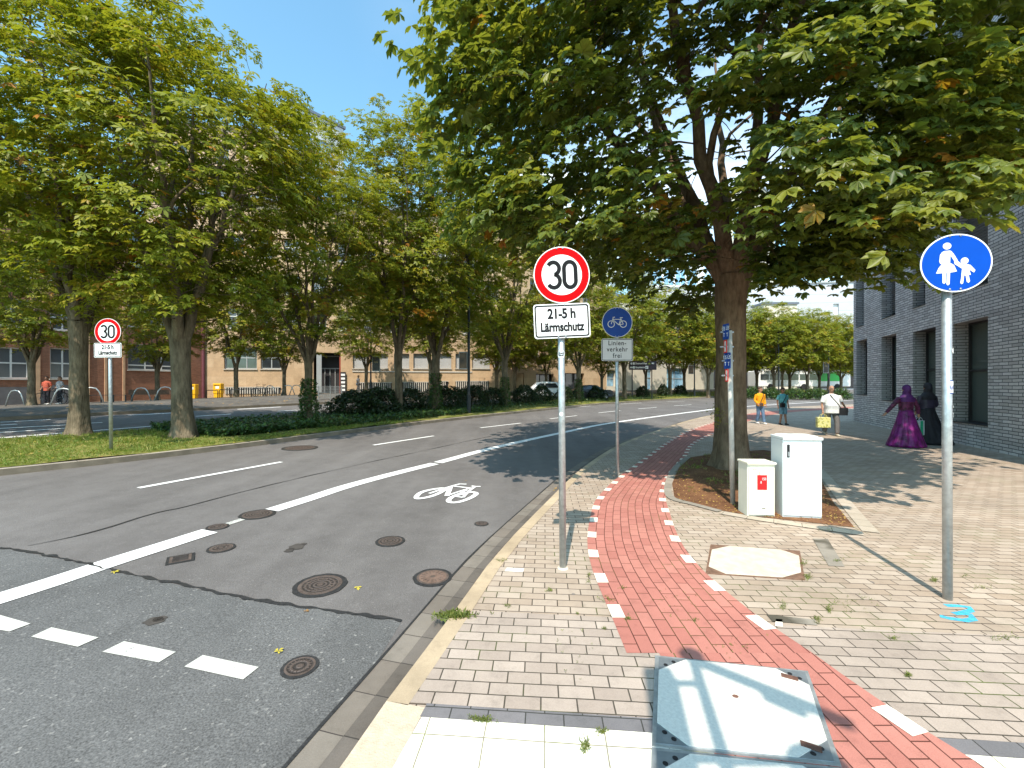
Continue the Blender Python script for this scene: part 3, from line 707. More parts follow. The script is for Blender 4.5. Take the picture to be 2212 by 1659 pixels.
# ---- long sandstone building
S0, S1 = (-30.95, 43.0), (1.29, 49.5)
f = Facade(S0, S1)
B = empty('sandstone_building', f.P0, f.rz, 'long beige sandstone building with closed grey shutters and a recessed entrance behind the trees', 'building')
Ht = 20.8
ge = f.rect(677, 762, 736, 850)
wins = [f.rect(485, 748, 556, 797), f.rect(610-10, 748, 640-8, 797), f.rect(562, 748, 596, 797)]
wins = [f.rect(484, 750, 555, 797), f.rect(563, 750, 607, 797)]
sh = [f.rect(a, 764, b, 796) for a, b in ((762, 792), (806, 838), (851, 884), (893, 925), (938, 975), (984, 1010), (1020, 1058), (1066, 1096))]
allh = [tuple(round(q, 3) for q in h) for h in [ge]+wins+sh]
up = []
x = 2.0
while x < f.L-2.2:
    for z_ in (7.6, 11.3, 15.0): up.append((round(x, 3), z_, round(x+1.5, 3), z_+2.1))
    x += 2.65
f.wall(0, f.L, -.6, Ht, allh+up, .3, 'wall', 'sandstone', B, thick=13)
for h in allh[1:3]: window(h, .3, B, 'frame_grey', 'glass', cols=3 if h[2]-h[0] > 2.5 else 2, rows=(.52, .93), fw=.11, sill='sill')
for h in allh[3:]:
    o = window(h, .3, B, 'frame_grey', 'shutter', cols=1, fw=.07, sill='sill')
for h in up: window(h, .3, B, 'frame_white', 'glass_blind', cols=2, rows=(.6,), fw=.08, sill='sill')
# entrance recess
a, c, b, d = ge; mb = MB(); mb.box(((a+b)/2, 1.3, (c+d)/2), (b-a, .1, d-c)); en = mb.build('entrance', 'frame_dark', B)
mb = MB()
for k in range(5): mb.box((a+(b-a)*(k+.5)/5.2+.1, 1.2, c+1.35), (.07, .08, 2.7))
mb.box(((a+b)/2, 1.2, c+2.7), (b-a-.2, .09, .12)); mb.box(((a+b)/2, 1.2, d-.3), (b-a-.2, .09, .12)); mb.build('door_frame', 'frame_grey', en)
mb = MB(); mb.box((b-.12, .75, (c+d)/2), (.12, 1.0, d-c-.02)); mb.build('side_wall', 'red_wall', B)
mb = MB(); mb.box((a+.6, -.12, c+2.1), (.5, .16, 4.0)); mb.build('notice_column', 'frame_grey', B)
# basement railings
for (u0, u1, v0, v1) in ((487, 606, 837, 850.5), (772, 846, 827, 846), (862, 925, 826, 846), (938, 968, 824, 844), (984, 1056, 824, 844)):
    r_ = f.rect(u0, v0, u1, v1); mb = MB(); mb.box(((r_[0]+r_[2])/2, -.03, (r_[1]+r_[3])/2), (r_[2]-r_[0], .05, r_[3]-r_[1])); o = mb.build('basement_opening', 'frame_dark', B)
    mb = MB(); n_b = int((r_[2]-r_[0])/.22)
    for k in range(n_b): mb.box((r_[0]+.1+k*.22, -.12, (r_[1]+r_[3])/2), (.09, .06, r_[3]-r_[1]))
    mb.box(((r_[0]+r_[2])/2, -.12, r_[3]+.03), (r_[2]-r_[0]+.1, .1, .07)); mb.build('railing', 'sill', o)
mb = MB(); mb.box((f.L/2, 6.4, Ht+.2), (f.L+.8, 13.8, .4)); mb.build('cornice', 'metal_dark', B)
mb = MB(); mb.box(((ge[0]+ge[2])/2+9, -.03, wins[0][1]-.17), (f.L-20, .08, .14)); mb.build('string_course', 'sill', B)
mb = MB(); x_ = f.x(742); mb.box((x_, -.2, 2.1), (.55, .1, 2.2)); pn = mb.build('notice_board', 'frame_dark', B)
mb = MB()
for k in range(5): mb.box((x_, -.26, 1.3+k*.4), (.4, .02, .22))
mb.build('notice', 'sign_white', pn)
# next stretch of the row
f = Facade(S1, (12.6, 57.0)); f_ = f
B = empty('stone_annexe', f.P0, f.rz, 'beige stone annexe with dark garage openings behind the parked cars', 'building')
hs = [tuple(round(q, 3) for q in f.rect(*r)) for r in ((1112, 806, 1132, 850), (1158, 808, 1196, 842), (1208, 806, 1262, 842))]
ups = [(round(1+2.8*k, 3), z_, round(2.6+2.8*k, 3), z_+2) for k in range(4) for z_ in (5.0, 8.7, 12.4)]
f.wall(0, f.L, -.6, 17.5, hs+ups, .5, 'wall', 'sandstone', B, thick=13)
for h in hs: window(h, .5, B, 'frame_dark', 'glass', cols=3, fw=.06)
for h in ups: window(h, .5, B, 'frame_white', 'glass_blind', cols=2, rows=(.6,), fw=.08)
mb = MB(); mb.box((f.L/2, 6.4, 17.7), (f.L+.5, 13.8, .4)); mb.build('cornice', 'metal_dark', B)
f = Facade((12.8, 57.3), (36, 76))
B = empty('office_building', f.P0, f.rz, 'cream plaster office building with glass entrance behind the far trees', 'building')
hs = [tuple(round(q, 3) for q in h) for h in (f.rect(1395, 790, 1410, 842), f.rect(1310, 800, 1330, 835), f.rect(1440, 795, 1480, 840))]
ups = [(round(1.5+3.2*k, 3), z_, round(3.6+3.2*k, 3), z_+2) for k in range(9) for z_ in (7, 10.6)]
f.wall(0, f.L, -.6, 14.0, hs+ups, .4, 'wall', 'plaster_cream', B, thick=12)
for h in hs+ups: window(h, .4, B, 'frame_grey', 'glass_blue' if h in hs else 'glass_blind', cols=2, rows=(.5,), fw=.09)
mb = MB(); mb.box((f.L/2, 6, 14.2), (f.L+.5, 12.4, .4)); mb.build('roof_edge', 'metal_dark', B)

def tower(name, P0, P1, H, mat, label, cat='building', floors=None, wins=None, fm='frame_white', gm='glass_blue', roof='metal_dark', thick=14, z0=-.5, rows=()):
    f = Facade(P0, P1); B = empty(name, f.P0, f.rz, label, cat)
    hs = []
    if wins:
        w_, gap, zf, fh, hh = wins; x = gap
        while x+w_ < f.L-gap*.5:
            z = zf
            while z+hh < H-.5: hs.append((round(x, 3), round(z, 3), round(x+w_, 3), round(z+hh, 3))); z += fh
            x += w_+gap
    f.wall(0, f.L, z0, H, hs, .2, 'wall', mat, B, thick=thick)
    for h in hs: window(h, .2, B, fm, gm, cols=2 if h[2]-h[0] > 1.6 else 1, rows=rows, fw=.1)
    mb = MB(); mb.box((f.L/2, thick/2, H+.2), (f.L+.5, thick+.5, .4)); mb.build('roof_edge', roof, B); return B
tower('beige_block', tuple(at(310, 0, 50))[:2], tuple(at(600, 0, 53))[:2], 33, 'plaster_beige', 'tall beige plastered block rising behind the left chestnut trees', wins=(1.6, 2.9, 17.5, 3.7, 2.0), gm='glass_blind', thick=12)
tower('glass_tower', tuple(at(628, 0, 60))[:2], tuple(at(742, 0, 66))[:2], 41.5, 'panel_pale', 'blue-grey glass tower whose roof corner shows in the gap of sky', wins=(2.6, .5, 3, 3.6, 2.9), fm='frame_grey', thick=14)
tower('apartment_tower', tuple(at(1120, 0, 110))[:2], tuple(at(1262, 0, 112))[:2], 58, 'panel_white', 'pale high-rise with blue windows glimpsed through the big tree crown', wins=(2.4, 1.4, 12, 3.4, 1.8), thick=20)
tower('cream_tower', tuple(at(1572, 0, 105))[:2], tuple(at(1637, 0, 100))[:2], 49, 'plaster_cream', 'cream high-rise with wide blue windows just right of the big trunk', wins=(3.0, 1.1, 3, 4.3, 2.6), thick=12)
tower('glass_hall', tuple(at(1405, 0, 98))[:2], tuple(at(1520, 0, 98))[:2], 38, 'panel_white', 'glazed hall with pale blue panes left of the big trunk', wins=(2.3, .4, 8, 4.2, 3.8), thick=12)
f = Facade(tuple(at(1395, 0, 92))[:2], tuple(at(1990, 0, 84))[:2])
B = empty('grey_hall', f.P0, f.rz, 'wide pale grey clad hall with a plain roof line beyond the far trees', 'building')
hs = [tuple(round(q, 3) for q in f.rect(1800, 656, 1812, 680))]
f.wall(0, f.L, -.5, 22.6, hs, .4, 'wall', 'panel_pale', B, thick=30)
window(hs[0], .4, B, 'frame_white', 'sign_white', cols=1)
mb = MB(); mb.box((f.L/2, 15, 22.7), (f.L+.4, 30.4, .25)); mb.build('roof_edge', 'frame_grey', B)
mb = MB()
for k in range(7): mb.box((6+k*5.2, -1.2, 4.6), (.5, .5, 9.4))
mb.build('portal_column', 'plaster_cream', B)
mb = MB(); mb.box((f.L/2, -.06, 4.2), (f.L-.5, .1, 6)); mb.build('shop_front', 'frame_dark', B)
tower('beige_annexe', tuple(at(1650, 0, 84))[:2], tuple(at(1722, 0, 84))[:2], 17.8, 'plaster_cream', 'low cream plastered roof block in front of the grey hall', thick=4)

# ================================================================== STREET FURNITURE
def disc(mb, r, y0, y1, cx=0, cz=0, seg=48): mb.vprism([(cx+r*math.cos(2*math.pi*k/seg), cz+r*math.sin(2*math.pi*k/seg)) for k in range(seg)], y0, y1)
def rrect(w, h, r, cx=0, cz=0, k=5):
    P = []
    for (sx, sz, a0) in ((1, -1, -90), (1, 1, 0), (-1, 1, 90), (-1, -1, 180)):
        for i in range(k+1): a = R(a0+90*i/k); P.append((cx+sx*(w/2-r)+r*math.cos(a), cz+sz*(h/2-r)+r*math.sin(a)))
    return P
def stroke(mb, pts, w, y0, y1, n=None, closed=False):
    """line of constant width in the x,z plane"""
    P = np.array(pts, float)
    if closed: P = np.vstack([P, P[:1]])
    N = normals(P)
    if closed: N[0] = N[-1] = (N[0]+N[-1])/np.linalg.norm(N[0]+N[-1])
    for i in range(len(P)-1):
        a, b = P[i], P[i+1]; na, nb = N[i], N[i+1]
        mb.vprism([tuple(a-na*w/2), tuple(b-nb*w/2), tuple(b+nb*w/2), tuple(a+na*w/2)], y0, y1)
def arc(cx, cz, rx, rz, a0, a1, n=14): return [(cx+rx*math.cos(R(a0+(a1-a0)*i/n)), cz+rz*math.sin(R(a0+(a1-a0)*i/n))) for i in range(n+1)]
FR = (R(90), 0, 0)
def fix(o, v):
    pass
def pole(root, h, r, mat='galv', clamps=(), lean=(0, 0), cw=.16):
    mb = MB(); mb.tube([(0, 0, -.05), (lean[0], lean[1], h)], r, 20); p = mb.build('pole', mat, root, smooth_=True)
    p.data.polygons.foreach_set('use_smooth', [len(q.vertices) == 4 for q in p.data.polygons])
    mb = MB(); mb.ball((lean[0], lean[1], h), (r*1.04, r*1.04, r*.5), 14, 6); mb.build('pole_cap', 'black', root, smooth_=True)
    for z in clamps:
        mb = MB(); mb.tube([(0, 0, z-.012), (0, 0, z+.012)], r*1.15, 16); mb.box((0, -r-.008, z), (cw, .012, .022)); mb.build('clamp', 'steel', p)
    return p
def bolts(parent, pts, y):
    mb = MB()
    for x, z in pts: mb.ball((x, y, z), (.009, .006, .009), 8, 5)
    mb.build('bolt', 'steel', parent, smooth_=True)
def speed_sign(base, cz, r, pz, pw, ph, pr, label, roll=0.0, rz=0.0, top=None, poster=True, lean=(0, 0)):
    t = empty('traffic_sign', base, rz, label, 'traffic sign', None)
    h = (top or cz+r*.9)-base[2]; pole(t, h, pr, clamps=(cz-base[2]+r*.6, cz-base[2]-r*.6, pz-base[2]), lean=lean)
    y = -pr-.018; hub = bpy.data.objects.new('sign_disc', None)
    mb = MB(); disc(mb, r, -.003, .003); s = mb.build('sign_disc', 'sign_white', t); s.location = (lean[0]*.9, y, cz-base[2]); s.rotation_euler = (0, roll, 0)
    mb = MB(); disc(mb, r*.965, -.0045, -.0032); mb.build('red_ring', 'sign_red', s)
    mb = MB(); disc(mb, r*.715, -.0062, -.0047); mb.build('white_field', 'sign_white', s)
    mb = MB(); wd = r*.14; y0, y1 = -.0082, -.0064; k = r/.27
    H_ = .1*k*1.28; Wd = .048*k*1.15
    cx = -.078*k   # 3
    P3 = arc(cx, H_*.49, Wd, H_*.46, 150, -75, 12)+arc(cx, -H_*.45, Wd*1.06, H_*.49, 78, -150, 14); stroke(mb, P3, wd, y0, y1)
    cx = .078*k    # 0
    P0_ = arc(cx, H_*.45, Wd, H_*.5, 0, 180, 12)+arc(cx, -H_*.45, Wd, H_*.5, 180, 360, 12); stroke(mb, P0_, wd, y0, y1, closed=True)
    mb.build('digits', 'sign_black', s)
    bolts(s, [(-.04*k, r*.93), (.02*k, r*.93)], -.008)
    q = MB(); q.vprism(rrect(pw, ph, .028), -.003, .003); p2 = q.build('supplementary_plate', 'sign_white', t); p2.location = (lean[0]*.8, y-.002, pz-base[2]); p2.rotation_euler = (0, roll, 0)
    q = MB(); a = rrect(pw-.022, ph-.022, .024); b = rrect(pw-.048, ph-.048, .016)
    for i in range(len(a)): j = (i+1) % len(a); q.vprism([a[i], a[j], b[j], b[i]], -.0045, -.0032)
    q.build('border', 'sign_black', p2)
    text('lettering', '21-5 h', ph*.40, 'sign_black', p2, (0, -.0045, ph*.20), FR, sx=.84, off=.0045*k, spacing=.95)
    text('lettering', 'Lärmschutz', ph*.36, 'sign_black', p2, (0, -.0045, -ph*.185), FR, sx=.76, off=.0045*k)
    bolts(p2, [(-.04, ph/2-.012), (.03, ph/2-.012), (-.04, -ph/2+.012), (.03, -ph/2+.012)], -.006)
    return t, h
b = gnd(1216, 1227)
t, h = speed_sign(b, at(1209, 597, b.y).z, .268, at(1210, 695, b.y).z, .535, .325, .033, 'large speed limit 30 sign with Lärmschutz plate on the pole by the red path', roll=R(-2.6), rz=R(2), lean=(-.022, 0))
# stickers on the pole
mb = MB()
def pole_sticker(root, r, z0, z1, a0, a1, mat, name='sticker', n=8):
    mb = MB()
    for i in range(n):
        p = R(a0+(a1-a0)*i/n); q = R(a0+(a1-a0)*(i+1)/n)
        mb.quad((r*math.cos(p), r*math.sin(p), z0), (r*math.cos(q), r*math.sin(q), z0), (r*math.cos(q), r*math.sin(q), z1), (r*math.cos(p), r*math.sin(p), z1))
    return mb.build(name, mat, root)
def round_sticker(root, r, zc, rad, ac, mat, lean=0):
    mb = MB(); n = len(mb.V); k = 20; mb.V.append((r*math.cos(R(ac))+lean, r*math.sin(R(ac)), zc))
    for i in range(k):
        w = 2*math.pi*i/k; a = R(ac)+rad*math.cos(w)/r; mb.V.append((r*math.cos(a)+lean, r*math.sin(a), zc+rad*math.sin(w)))
    for i in range(k): mb.F.append((0, 1+i, 1+(i+1) % k))
    return mb.build('sticker', mat, root)
zz = at(1210, 765, b.y).z; ln = -.022*zz/h
s1 = round_sticker(t, .0345, zz, .042, -105, 'sign_white', ln)
mb = MB()
for k in range(3): mb.box((ln-.018+.014*k, -.0349, zz+.005), (.009, .0012, .018-.004*k))
mb.box((ln-.008, -.0349, zz-.016), (.038, .0012, .008)); mb.build('sticker_print', 'sign_black', s1)
zz = at(1210, 894, b.y).z; round_sticker(t, .0342, zz, .020, -110, 'sign_white', -.022*zz/h)
mb = MB(); mb.tube([(0, 0, 0), (0, 0, .012)], [.055, .045], 16); mb.build('pole_foot', 'concrete_tan', t)

b = gnd(240, 972, .06)
t2, _ = speed_sign(b, at(231, 717, b.y).z, .30, at(231.5, 757, b.y).z, .62, .33, .034, 'small speed limit 30 sign with night plate standing on the grass median', roll=R(-.5), lean=(-.03, 0))

# cycle lane sign with line traffic plate
b = gnd(1334, 1030); t = empty('traffic_sign', b, R(0), 'round blue cycle path sign with grey Linienverkehr frei plate at the bend', 'traffic sign')
cz = at(1331, 697, b.y).z; pole(t, cz+.25, .032, clamps=(cz+.15, cz-.15), lean=(-.02, 0))
mb = MB(); disc(mb, .29, -.003, .003); s = mb.build('sign_disc', 'sign_grey', t); s.location = (-.02, -.05, cz)
mb = MB(); disc(mb, .278, -.0045, -.0032); mb.build('blue_field', 'sign_blue_old', s)
mb = MB(); y0, y1 = -.0064, -.0047; w_ = .014
for c in (-.115, .115): stroke(mb, arc(c, -.035, .062, .062, 0, 345, 24), w_, y0, y1, closed=True)
for k, L_ in enumerate([[(-.115, -.035), (-.075, .09)], [(-.075, .06), (-.045, .095), (-.085, .095)][1:], [(-.078, .09), (-.05, .10)], [(-.085, .05), (.03, -.05)], [(-.085, .055), (.075, .055)], [(.03, -.05), (.075, .085)], [(.05, .088), (.105, .088)], [(.075, .055), (.115, -.035)], [(.03, -.05), (.115, -.035)]]):
    stroke(mb, L_, w_*.9, y0-.0002*k, y1)
mb.build('bicycle_symbol', 'sign_grey', s); bolts(s, [(-.03, .262), (.03, .262), (-.03, -.262), (.03, -.262)], -.006)
pz = at(1331, 756, b.y).z; pw, ph = .60, .425
q = MB(); q.vprism(rrect(pw, ph, .03), -.003, .003); p2 = q.build('supplementary_plate', 'sign_grey', t); p2.location = (-.02, -.052, pz)
q = MB(); a = rrect(pw-.02, ph-.02, .024); c_ = rrect(pw-.042, ph-.042, .016)
for i in range(len(a)): j = (i+1) % len(a); q.vprism([a[i], a[j], c_[j], c_[i]], -.0045, -.0032)
q.build('border', 'sign_black', p2)
for s_, z in (('Linien-', .125), ('verkehr', .005), ('frei', -.115)): text('lettering', s_, .128, 'sign_black', p2, (0, -.0045, z), FR, sx=.88, off=.0012, spacing=1.12)

# pedestrian sign on the right
b = gnd(2047, 1294); cz = at(2050, 573, b.y).z; rr = .234
t = empty('traffic_sign', b, 0, 'round blue pedestrian sign with woman and child on the thick pole at the right', 'traffic sign')
pole(t, at(2045, 560, b.y).z, .032, clamps=(cz+.14, cz-.14), lean=(-.01, 0), cw=.04)
mb = MB(); disc(mb, rr, -.003, .003, seg=64); s = mb.build('sign_disc', 'sign_white', t); s.location = (0, -.062, cz); s.rotation_euler = (0, 0, R(-16))
mb = MB(); disc(mb, rr*.955, -.0045, -.0032, seg=64); mb.build('blue_field', 'sign_blue', s)
def px2(x, y): return ((x-430)/279*rr*1.0, (303-y)/222*rr)      # traced from a 1010 x 1659 detail of the sign face
mb = MB(); y0, y1 = -.0064, -.0047
def blob(P, y0=y0, y1=y1): mb.vprism([px2(*p) for p in P][::-1], y0, y1)
def dsc(cx, cy, rx, ry): mb.vprism([(px2(cx, cy)[0]+rx/279*rr*math.cos(a), px2(cx, cy)[1]+ry/222*rr*math.sin(a)) for a in np.linspace(0, 2*math.pi, 24)[:-1]], y0, y1)
dsc(361, 170, 33, 26); dsc(496, 291, 30, 25)
blob([(325, 212), (345, 206), (385, 206), (400, 215), (388, 232), (384, 300), (415, 318), (437, 368), (400, 373), (340, 376), (275, 376), (295, 335), (320, 306), (312, 232)])
blob([(322, 214), (306, 235), (300, 285), (308, 304), (324, 296), (326, 240)], y0-.0003)
blob([(392, 212), (412, 232), (444, 285), (436, 300), (418, 292), (386, 240)], y0-.0003)
blob([(325, 374), (350, 374), (349, 450), (338, 458), (325, 450)], y0-.0003); blob([(358, 374), (384, 374), (380, 462), (368, 472), (356, 462)], y0-.0003)
blob([(414, 292), (436, 284), (484, 320), (520, 318), (545, 340), (528, 350), (543, 400), (470, 403), (476, 350), (420, 312)], y0-.0004)
blob([(520, 320), (540, 325), (577, 366), (566, 384), (530, 360)], y0-.0006)
blob([(472, 400), (492, 400), (484, 460), (472, 468), (462, 458)], y0-.0006); blob([(502, 400), (526, 400), (536, 448), (526, 460), (512, 452)], y0-.0006)
mb.build('woman_and_child_symbol', 'sign_white', s); bolts(s, [(-.04, rr*.93), (.03, rr*.93), (-.04, -rr*.9), (.03, -rr*.9)], -.006)
zz = at(2047, 836, b.y).z; s1 = pole_sticker(t, .0335, zz-.055, zz+.055, -150, -60, 'sign_blue_old')
s2 = pole_sticker(t, .0337, zz-.047, zz+.047, -147, -62, 'sign_white', 'sticker')
mb = MB()
for k in range(6): a = R(-140+k*14); mb.quad((.0339*math.cos(a), .0339*math.sin(a), zz-.03+.01*(k % 3)), (.0339*math.cos(a+.16), .0339*math.sin(a+.16), zz-.03+.01*(k % 2)), (.0339*math.cos(a+.16), .0339*math.sin(a+.16), zz+.01), (.0339*math.cos(a), .0339*math.sin(a), zz-.005+.012*(k % 3)))
mb.build('sticker_print', 'sign_blue_old', s2)
zz = at(2055, 758, b.y).z; round_sticker(t, .0336, zz, .026, -40, 'sign_white')
for v_, a_ in ((878, -52), (893, -50), (899, -47)): round_sticker(t, .0336, at(2055, v_, b.y).z, .010, a_, 'sign_white')

# short post with hydrant plates in the tree bed
b = gnd(1583, 1089); t = empty('signpost', b, 0, 'pale concrete post with narrow blue hydrant plates in front of the big trunk', 'sign post')
hp = at(1575, 714, b.y).z; pole(t, hp, .036, 'pole_pale', lean=(-.05, 0))
for k, (u0, u1, v0, v1, mt, edge, tx) in enumerate([(1560, 1576, 700, 733, 'sign_blue_old', None, ('ÜS ÜS', 'T  T')), (1563, 1571, 735, 762, 'sign_grey', 'hydrant_red', ('4',)), (1562, 1580, 762, 796, 'sign_blue_old', None, ('ÜS ÜS', 'T  T')), (1566, 1574, 798, 824, 'sign_grey', 'hydrant_red', ('H',))]):
    w_ = (u1-u0)/F*b.y; h_ = (v1-v0)/F*b.y; c = at((u0+u1)/2, (v0+v1)/2, b.y-.06)
    mb = MB(); mb.vprism(rrect(w_/.8, h_, .012), -.003, .003); s = mb.build('sign_plate', edge or mt, t); s.location = c-b; s.rotation_euler = (0, 0, R(-83))
    if edge: mb = MB(); mb.vprism(rrect(w_/.8-.03, h_-.03, .008), -.0045, -.0032); mb.build('plate_face', mt, s)
    for i, q in enumerate(tx): text('lettering', q, h_*.34, 'sign_white' if not edge else 'sign_black', s, (0, -.005, h_*(.2-.42*i) if len(tx) > 1 else 0), FR, sx=.85)
    mb = MB(); mb.box(((c.x-b.x)/2-.02, 0, c.z), (abs(c.x-b.x)+.06, .02, .02)); mb.build('bracket', 'steel', t)

# cabinets
fl = gnd(1617, 1117); fr_ = gnd(1673, 1116); w_ = (fr_-fl).length; hh = .70
t = empty('utility_cabinet', (fl+fr_)/2, R(-3), 'small cream utility cabinet with a red hydrant plate, left of the tall white one', 'cabinet')
mb = MB(); mb.box((0, .14, hh/2), (w_, .26, hh)); mb.build('body', 'cream_box', t, bevel=.008)
mb = MB(); mb.box((0, -.003, hh*.49), (w_-.03, .02, hh*.9)); d_ = mb.build('door', 'cream_box', t, bevel=.006)
mb = MB(); mb.box((0, .13, hh+.012), (w_+.02, .30, .03)); mb.build('lid', 'cream_box', t, bevel=.008)
for x in (-.11, -.08, .08, .11): mb = MB(); mb.box((x, -.0145, hh*.90), (.02, .003, .005)); mb.build('vent', 'black', d_)
mb = MB(); mb.box((.02, -.0145, .12), (.045, .003, .009)); mb.build('keyhole', 'black', d_); mb = MB(); mb.box((-.03, -.0145, hh*.82), (.004, .004, .07)); mb.build('latch', 'black', d_)
mb = MB(); mb.box((.0, -.016, hh*.66), (.125, .004, .195)); pl = mb.build('hydrant_plate', 'hydrant_red', d_)
text('lettering', '150', .05, 'sign_white', pl, (.022, -.0185, hh*.66+.045), FR, sx=.8); text('lettering', '8', .045, 'sign_white', pl, (-.015, -.0185, hh*.66-.0), FR, sx=.8)
fl = gnd(1694, 1119.5); fr_ = gnd(1772, 1119); w_ = (fr_-fl).length; hh = 1.03
t = empty('utility_cabinet', (fl+fr_)/2, R(-9), 'tall plain white utility cabinet with a black swing handle beside the tree bed', 'cabinet')
mb = MB(); mb.box((0, .18, hh/2), (w_*.98, .35, hh)); mb.build('body', 'white_box', t, bevel=.006)
mb = MB(); mb.box((0, -.002, hh*.5), (w_*.95, .018, hh*.94)); d_ = mb.build('door', 'white_box', t, bevel=.004)
mb = MB(); mb.box((0, .17, hh+.02), (w_*1.0, .39, .035)); mb.box((.0, .17, hh+.045), (w_*.9, .34, .02), taper=.85); mb.build('lid', 'white_box', t, bevel=.006)
mb = MB(); mb.box((-w_*.36, -.014, hh*.86), (.034, .016, .17)); hd = mb.build('handle', 'black', d_, bevel=.006)
mb = MB(); mb.box((-w_*.36, -.026, hh*.82), (.024, .014, .06)); mb.build('lock', 'steel', hd, bevel=.003)

# cover plates set in the paving
def chamf(P, c=.12):
    P = [Vector(p) for p in P]; out = []
    for i in range(len(P)):
        a, p, b_ = P[i-1], P[i], P[(i+1) % len(P)]; out += [p+(a-p)*c, p+(b_-p)*c]
    return out
def inset(P, d):
    c = sum((Vector(p) for p in P), Vector((0, 0)))/len(P); return [Vector(p)+(c-Vector(p)).normalized()*d for p in P]
P = [gnd(1535, 1177), gnd(1728, 1191), gnd(1739, 1254), gnd(1524, 1240)]; P = [Vector((p.x, p.y)) for p in P][::-1]; c = sum(P, Vector((0, 0)))/4
t = empty('access_cover', (c.x, c.y, 0), 0, 'tan concrete access cover with rusty corners set in the paving right of the red path', 'cover')
mb = MB(); mb.prism([p-c for p in P], -.02, .007); mb.build('frame', 'rust_tan', t)
mb = MB(); mb.prism([p-c for p in chamf(inset(P, .025), .2)], 0, .012); mb.build('slab', 'concrete_tan', t, bevel=.003)
A0, A1, A2, A3 = [Vector(tuple(gnd(u, v))[:2]) for u, v in ((1415, 1418), (1745, 1452), (1818, 1659), (1408, 1614))]
def cover(P, label, dark=True):
    P = P[::-1]; c = sum(P, Vector((0, 0)))/4
    t = empty('access_cover', (c.x, c.y, 0), 0, label, 'cover')
    mb = MB(); mb.prism([p-c for p in P], -.02, .008); mb.build('frame', 'galv', t)
    mb = MB(); I = inset(P, .028); mb.prism([p-c for p in I], 0, .010); mb.build('corner_plates', 'steel', t)
    mb = MB(); mb.prism([p-c for p in chamf(inset(P, .030), .19)], 0, .0135); mb.build('slab', 'concrete_white', t)
    for i, p in enumerate(I):
        a, b_ = I[i-1], I[(i+1) % 4]
        for s0, s1 in ((.05, .105), (.105, .05)):
            mb = MB(); q = p+(a-p)*s0+(b_-p)*s1-c; mb.prism([(q.x+.013*math.cos(w), q.y+.013*math.sin(w)) for w in np.linspace(0, 2*math.pi, 11)[:-1]], .0085, .0112); mb.build('bolt', 'black', t)
    mb = MB(); q = Vector((.02, .04)); mb.prism([(q.x+.018*math.cos(w), q.y+.014*math.sin(w)) for w in np.linspace(0, 2*math.pi, 9)[:-1]], .01, .0145); mb.build('lifting_point', 'rust', t)
    for i in (1, 2):
        mb = MB(); p = P[i]; a = P[i-1]; b_ = P[(i+1) % 4]; q = p+(a-p)*.13+(b_-p)*.13-c; mb.box((q.x, q.y, .0145), (.085, .035, .006), rz=R(-28)); mb.build('lifting_flap', 'rust', t)
    return t
cover([A0, A1, A2, A3], 'large white speckled access cover with steel corners across the end of the red path')
d1, d2 = (A3-A0), (A2-A1); B0 = A3+d1*.012; B1 = A2+d2*.012
cover([B0, B1, B1+d2*.95, B0+d1*.95], 'second white access cover, the nearer one cut by the bottom edge')

# manhole covers
def ringmat(name, c1, c2, sc):
    m, nt, b = newmat(name); oc = objco(nt); w = nt.nodes.new('ShaderNodeTexWave'); w.wave_type = 'RINGS'; w.rings_direction = 'SPHERICAL'; w.inputs['Scale'].default_value = sc; w.inputs['Distortion'].default_value = .3
    nt.links.new(oc, w.inputs['Vector']); nt.links.new(ramp(nt, w.outputs['Fac'], [(.35, c1), (.6, c2)]), b.inputs['Base Color']); b.inputs['Roughness'].default_value = .55; b.inputs['Metallic'].default_value = .4
    bump(nt, b, w.outputs['Fac'], .6, .01); return m
M['lid_dark'] = ringmat('lid_dark', (.055, .045, .04), (.135, .105, .09), 9)
M['lid_big'] = ringmat('lid_big', (.06, .045, .04), (.14, .10, .085), 5)
M['lid_tan'] = plain('lid_tan', (.19, .125, .095), .7, .3, vary=.25, scale=18, bmp=.5, bscale=50)
def manhole(u, v, dia, label, lid='lid_dark', squash=1.0, cat='manhole cover'):
    c = gnd(u, v, RD); t = empty('manhole_cover', c, random.random()*3, label, cat, 'manhole covers in the asphalt'); r = dia/2
    sl = (g(c.x+.5, c.y)-g(c.x-.5, c.y), g(c.x, c.y+.5)-g(c.x, c.y-.5)); rz = t.rotation_euler[2]; t.rotation_euler = Euler((math.atan(sl[1]), -math.atan(sl[0]), 0)).to_matrix().to_4x4().__matmul__(Matrix.Rotation(rz, 4, 'Z')).to_euler()
    mb = MB(); P = [(r*1.2*math.cos(a)*(1+.05*random.random()), r*1.2*math.sin(a)*(1+.05*random.random())) for a in np.linspace(0, 2*math.pi, 41)[:-1]]; mb.prism(P, -.02, .008); mb.build('tar_surround', 'tar', t)
    mb = MB(); mb.prism([(r*math.cos(a), r*math.sin(a)) for a in np.linspace(0, 2*math.pi, 41)[:-1]], -.02, .0105); mb.build('frame', 'iron', t)
    mb = MB(); mb.prism([(r*.86*math.cos(a), r*.86*math.sin(a)) for a in np.linspace(0, 2*math.pi, 41)[:-1]], -.02, .0125); l_ = mb.build('lid', lid, t)
    mb = MB(); n = 16
    for k in range(n):
        a = 2*math.pi*k/n; mb.box((r*.62*math.cos(a), r*.62*math.sin(a), .0135), (r*.3, r*.035, .004), rz=a)
    mb.prism([(r*.16*math.cos(a), r*.16*math.sin(a)) for a in np.linspace(0, 2*math.pi, 9)[:-1]], .01, .0142); mb.build('lid_ribs', 'iron', l_); return t
